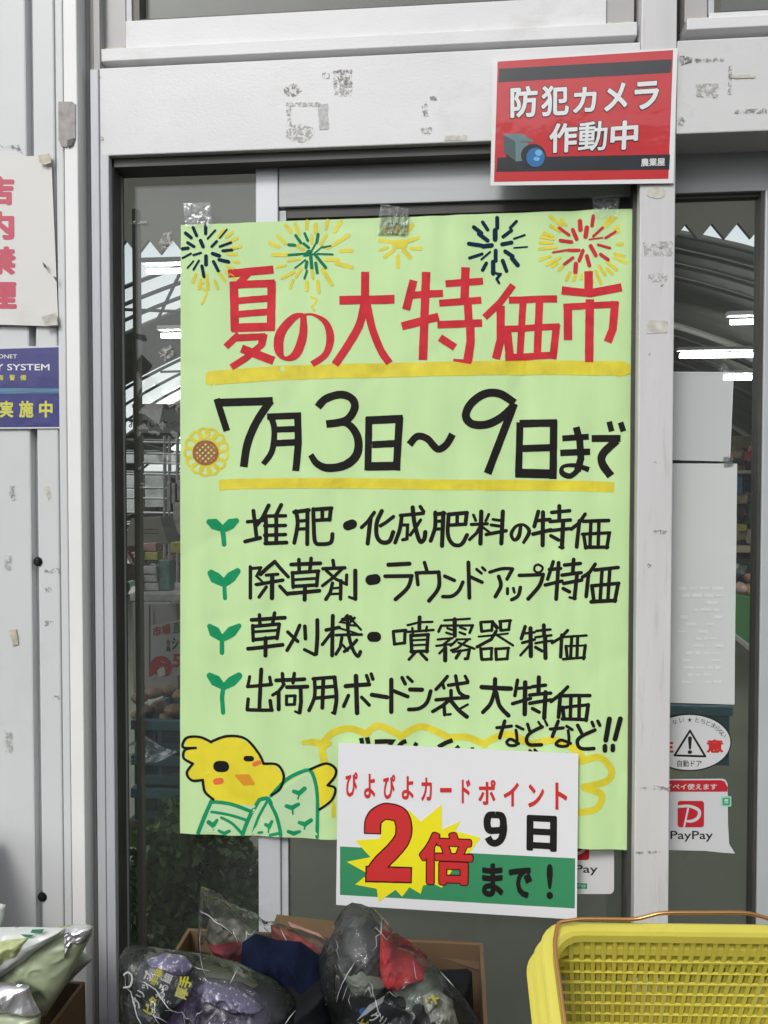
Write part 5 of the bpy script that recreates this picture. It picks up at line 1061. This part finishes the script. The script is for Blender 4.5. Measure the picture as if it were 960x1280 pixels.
pillow([(488, 1226), (540, 1214), (575, 1250), (600, 1335), (500, 1335), (480, 1260)], Yd(1.030), .03, 12, .007, 22, 54).build('sage_goods', mat('sage_green_goods', (.10, .13, .10), .6, var=.6, vscale=35, bump=.8, bscale=70), b1, smooth=True)
pillow([(528, 1245), (545, 1236), (565, 1250), (575, 1290), (560, 1300), (535, 1290)], Yd(1.005), .014, 10, .006, 60, 58).build('lace_print', mat('pale_mottled_print', (.28, .29, .25), .6, var=.7, vscale=90), b1, smooth=True)
YC1 = Yd(0.970); fcd = lambda x, z: YC1
sheet([(478, 1252), (515, 1268), (505, 1330), (438, 1330)], YC1, fcd, 3, 3, .002).build('header_card', blkcard, b1)
sheet([(461, 1257), (481, 1245), (478, 1253), (446, 1276)], YC1-.001, lambda x, z: YC1-.001, 2, 2, .001).build('card_edge', mat('pale_card_edge', (.45, .48, .48), .5), b1)
ik = Ink(YC1, fcd, .001); ik.text('グリップ', [(468, 1262), (506, 1283), (498, 1296), (460, 1275)], .03); ik.build('card_lettering', wtxt, b1)
ik = Ink(YC1, fcd, .001); ik.text('ピタッと', [(454, 1272), (490, 1296), (484, 1308), (446, 1284)], .03); ik.script('533,1246 538,1254;534,1254 542,1245;536,1250 548,1247;540,1243 545,1254', 0, 0, 1, 2.2, True); ik.build('card_lettering', ytxt, b1)
ik = Ink(YC1, fcd, .001); ik.poly(ell(455, 1264, 6, 5, 14)); ik.build('blue_dot', btxt, b1)
# ---------------- pouches in a carton, lower left
zc2 = PZ(1226, Yd(1.220), 90)
carton('brown cardboard box under the pale pouches at the lower left', PX(-260, Yd(1.220), 1240), PX(107, Yd(1.220), 1240), Yd(0.840), Yd(1.220), 0, zc2, card)
pgm = mat('pale_sage_pouch', (.36, .42, .27), .30, var=.12, vscale=10, bump=.6, bscale=18)
pgw = mat('frosted_white_pouch', (.50, .53, .50), .28, var=.12, vscale=10, bump=.7, bscale=22)
foil = mat('silver_pouch_foil', (.62, .62, .63), .25, metal=.75, var=.15, vscale=14, bump=.8, bscale=25)
def pouch(lab, pts, d, T, m, sd, tilt=(0, 0)):
    t = thing('pouch', lab, 'pouch', tuple(P(sum(p[0] for p in pts)/len(pts), max(p[1] for p in pts), Yd(d))), 'pale sealed pouches heaped in the lower left carton')
    pillow(pts, Yd(d), T, 14, .004, 18, sd, tilt=tilt).build('film', m, t, smooth=True); return t
q = pouch('rear pouch with a torn grey-green corner pointing right', [(20, 1175), (100, 1188), (117, 1198), (92, 1222), (70, 1245), (20, 1290)], 1.170, 0.014, mat('grey_sage_pouch', (.28, .31, .25), .35, var=.15), 61)
q = pouch('pale green pouch with a rounded silver top corner at the right of the stack', [(-20, 1175), (60, 1160), (96, 1155), (106, 1154.5), (116, 1158), (115, 1168), (98, 1200), (80, 1235), (57, 1270), (50, 1268), (30, 1240), (-20, 1230)], 1.125, 0.026, pgm, 62)
pillow([(80, 1162), (95, 1156), (112, 1157), (115, 1163), (108, 1176), (96, 1168), (88, 1185), (82, 1200), (78, 1185)], Yd(1.115), .010, 8, .005, 40, 63).build('silver_seal', foil, q, smooth=True)
q2 = pouch('frosted white pouch with a green mark lying across the left of the stack', [(-60, 1160), (30, 1158.5), (82, 1160), (70, 1172), (45, 1188), (30, 1202), (0, 1222), (-60, 1260)], 1.100, 0.022, pgw, 64)
patch([(40, 1162), (55, 1161.5), (52, 1167), (38, 1166)], Yd(1.100)-.016, mat('green_pouch_print', (.06, .22, .13), .5), q2, 'green_mark'); patch([(26, 1168), (42, 1168.5), (38, 1172), (30, 1171)], Yd(1.100)-.018, MATS['green_pouch_print'], q2, 'green_mark')
pillow([(-30, 1180), (35, 1172), (25, 1192), (-5, 1215), (-30, 1225)], Yd(1.085), .012, 8, .005, 35, 65).build('yellow_green_goods', mat('yellow_green_goods', (.36, .40, .18), .4, var=.4, vscale=60), q2, smooth=True)
q3 = pouch('crinkled silver foil pouch at the bottom left corner', [(-40, 1228), (8, 1228), (36, 1232), (40, 1245), (52, 1268), (20, 1263), (0, 1262), (-40, 1275)], 1.080, 0.017, foil, 66)
q4 = pouch('pale pouch at the very bottom left, under the foil pouch', [(-60, 1262), (20, 1264), (52, 1268), (48, 1290), (0, 1330), (-60, 1330)], 1.085, 0.018, pgm, 67)
q5 = pouch('upright white pouch at the left picture edge', [(-60, 1120), (-5, 1128), (7, 1131), (5, 1150), (0, 1165), (-60, 1170)], 1.140, 0.010, pgw, 68)
# ---------------- yellow shopping baskets
ylw = mat('yellow_basket_plastic', (.60, .535, .085), .36, var=.06, vscale=6, bump=.12, bscale=40, dirt_or_glare=(.30, .22, .02), dscale=14, damt=.45)
cop = mat('copper_coloured_wire', (.55, .27, .10), .28, metal=.85)
def basket(lab, off, handle, slats, grp='stack of yellow shopping baskets'):
    dB = .97
    c0 = P(686, 1163, Yd(dB))
    phi = R(2.0); tl = R(33)
    ex = Vector((math.cos(phi), math.sin(phi), .018)).normalized(); ey0 = Vector((-math.sin(phi), math.cos(phi), 0))
    ey = (ey0*math.cos(tl)+Vector((0, 0, 1))*math.sin(tl)); ez = ex.cross(ey).normalized(); ey = ez.cross(ex)
    Wd, Dp, Hh = .47, .33, .235; tp = .11
    org = c0-ez*off[1]+ex*off[0]
    def L(x, y, z):   # x from left, y toward viewer, z depth into basket (positive = deeper)
        k = z/Hh; tx = tp*Hh*k*1.0
        xx = tx+(Wd-2*tx)*x/Wd; yy = tx+(Dp-2*tx)*y/Dp
        return org+ex*xx-ey*yy-ez*z
    t = thing('shopping_basket', lab, 'basket', tuple(L(Wd/2, Dp/2, Hh)), grp)
    def hexa(a, nm, m=ylw, bev=.0008):
        vs = a; MB().add(vs, [(0, 1, 2, 3), (7, 6, 5, 4), (0, 4, 5, 1), (1, 5, 6, 2), (2, 6, 7, 3), (3, 7, 4, 0)]).build(nm, m, t, bevel=bev)
    def bar(mb, p, q, wv, dv):   # bar from p to q, width vector, depth vector
        mb.add([p-wv-dv, p+wv-dv, p+wv+dv, p-wv+dv, q-wv-dv, q+wv-dv, q+wv+dv, q-wv+dv], [(0, 1, 2, 3), (7, 6, 5, 4), (0, 4, 5, 1), (1, 5, 6, 2), (2, 6, 7, 3), (3, 7, 4, 0)])
    def ringpts(z, grow):
        r = .035; pts = []
        for cx, cy, a in ((Wd-r+grow, -grow+r, -90), (Wd-r+grow, Dp-r+grow, 0), (r-grow, Dp-r+grow, 90), (r-grow, r-grow, 180)):
            pts += [L(cx+r*math.cos(R(a+15*k)), cy+r*math.sin(R(a+15*k)), z) for k in range(7)]
        return pts
    # rim: lip profile swept round
    prof = [(.0, .0), (.010, .001), (.013, .004), (.013, .022), (.010, .022), (.010, .006), (.002, .004), (-.001, .015), (-.004, .015), (-.003, .004)]
    rings = [ringpts(z, g) for g, z in prof]; n = len(rings[0]); K = len(rings); vs = [p for rg in rings for p in rg]; fs = []
    for k in range(K):
        for i in range(n): fs.append((k*n+i, k*n+(i+1) % n, ((k+1) % K)*n+(i+1) % n, ((k+1) % K)*n+i))
    MB().add(vs, fs).build('rim', ylw, t, smooth=False)
    if slats:
        # rear wall slats and rails, side walls, front wall
        sp = .0135; nn = int((Wd-.05)/sp)
        inx = ey.normalized()*.0016; wv = ex*.0026
        for i in range(nn+1):
            x = .025+i*(Wd-.05)/nn; m = MB(); bar(m, L(x, 0, .016), L(x, 0, Hh), wv, inx); m.build('slat', ylw, t)
        for z, hw_ in ((.057, .0016), (.079, .0007), (.101, .0017), (.123, .0007), (.145, .0016), (.167, .0007), (.19, .0016), (.21, .0007), (.228, .0016)):
            m = MB(); bar(m, L(.01, .001, z), L(Wd-.01, .001, z), ez*hw_, inx*.9); m.build('rail', ylw, t)
        for sx in (0, Wd):
            for i in range(20):
                y = .03+i*(Dp-.06)/19; m = MB(); bar(m, L(sx, y, .034), L(sx, y, Hh), ey*.003, ex*.0015); m.build('slat', ylw, t)
            for z in (.036, .072, .124, .176, .228):
                m = MB(); bar(m, L(sx, .01, z), L(sx, Dp-.01, z), ez*.0018, ex*.002); m.build('rail', ylw, t)
        m = MB(); m.add([L(.01, .01, Hh), L(Wd-.01, .01, Hh), L(Wd-.01, Dp-.01, Hh), L(.01, Dp-.01, Hh), L(.01, .01, Hh+.003), L(Wd-.01, .01, Hh+.003), L(Wd-.01, Dp-.01, Hh+.003), L(.01, Dp-.01, Hh+.003)], [(0, 1, 2, 3), (7, 6, 5, 4), (0, 4, 5, 1), (1, 5, 6, 2), (2, 6, 7, 3), (3, 7, 4, 0)]); m.build('base', ylw, t)
        # solid upper band of the rear wall
        m = MB(); m.add([L(.01, -.002, .004), L(Wd-.01, -.002, .004), L(Wd-.012, -.002, .019), L(.012, -.002, .019), L(.01, -.004, .004), L(Wd-.01, -.004, .004), L(Wd-.012, -.004, .019), L(.012, -.004, .019)], [(0, 1, 2, 3), (7, 6, 5, 4), (0, 4, 5, 1), (1, 5, 6, 2), (2, 6, 7, 3), (3, 7, 4, 0)]); m.build('rear_band', ylw, t)
    else:
        # nested basket: wall panels with slots seen through the inner one
        wv = ex*.0026; inx = ey.normalized()*.0012
        m = MB(); m.add([L(.01, -.001, .002), L(Wd-.01, -.001, .002), L(Wd-.012, -.001, .046), L(.012, -.001, .046), L(.01, -.003, .002), L(Wd-.01, -.003, .002), L(Wd-.012, -.003, .046), L(.012, -.003, .046)], [(0, 1, 2, 3), (7, 6, 5, 4), (0, 4, 5, 1), (1, 5, 6, 2), (2, 6, 7, 3), (3, 7, 4, 0)]); m.build('rear_band', ylw, t)
        for i in range(32 if off[1] < .04 else 0):
            x = .025+i*(Wd-.05)/31-(-.0040 if off[1] < .04 else .005); m = MB(); bar(m, L(x, 0, .03), L(x, 0, Hh), wv, inx); m.build('slat', ylw, t)
        for z in (.215,):
            m = MB(); bar(m, L(.01, 0, z), L(Wd-.01, 0, z), ez*.002, inx); m.build('rail', ylw, t)
        for sx in (0, Wd):
            m = MB(); m.add([L(sx, .02, .02), L(sx, Dp-.02, .02), L(sx, Dp-.02, Hh), L(sx, .02, Hh)]+[L(sx, .02, .02)+ex*.002, L(sx, Dp-.02, .02)+ex*.002, L(sx, Dp-.02, Hh)+ex*.002, L(sx, .02, Hh)+ex*.002], [(0, 1, 2, 3), (7, 6, 5, 4), (0, 4, 5, 1), (1, 5, 6, 2), (2, 6, 7, 3), (3, 7, 4, 0)]); m.build('side_panel', ylw, t)
    if handle:
        g = .006
        a = L(.006, Dp*.55, -.004); pts = [L(.005, Dp*.62, .0), L(.004, Dp*.3, -.006), L(.004, .02, -.008), L(.012, -.004, -.009), L(.04, -.008, -.010), L(.105, -.008, -.010), L(.135, -.010, -.020), L(.235, -.010, -.022), L(.265, -.008, -.012), L(Wd-.02, -.008, -.010), L(Wd-.004, .01, -.008), L(Wd-.004, Dp*.6, -.002)]
        pts2 = []
        for i in range(len(pts)-1):
            for k in range(6): pts2.append(pts[i].lerp(pts[i+1], k/6))
        pts2.append(pts[-1])
        sm = [pts2[0]]+[(pts2[i-1]+pts2[i]*2+pts2[i+1])/4 for i in range(1, len(pts2)-1)]+[pts2[-1]]
        MB().tube(sm, .0023, 10).build('wire_handle', cop, t, smooth=True)
    return t
basket('topmost yellow slatted shopping basket with the copper wire handle', (0, 0), True, True)
basket('second yellow basket, nested just under the topmost one', (-.007, .030), False, False)
basket('third and lowest yellow basket of the nested stack', (-.013, .058), False, False)
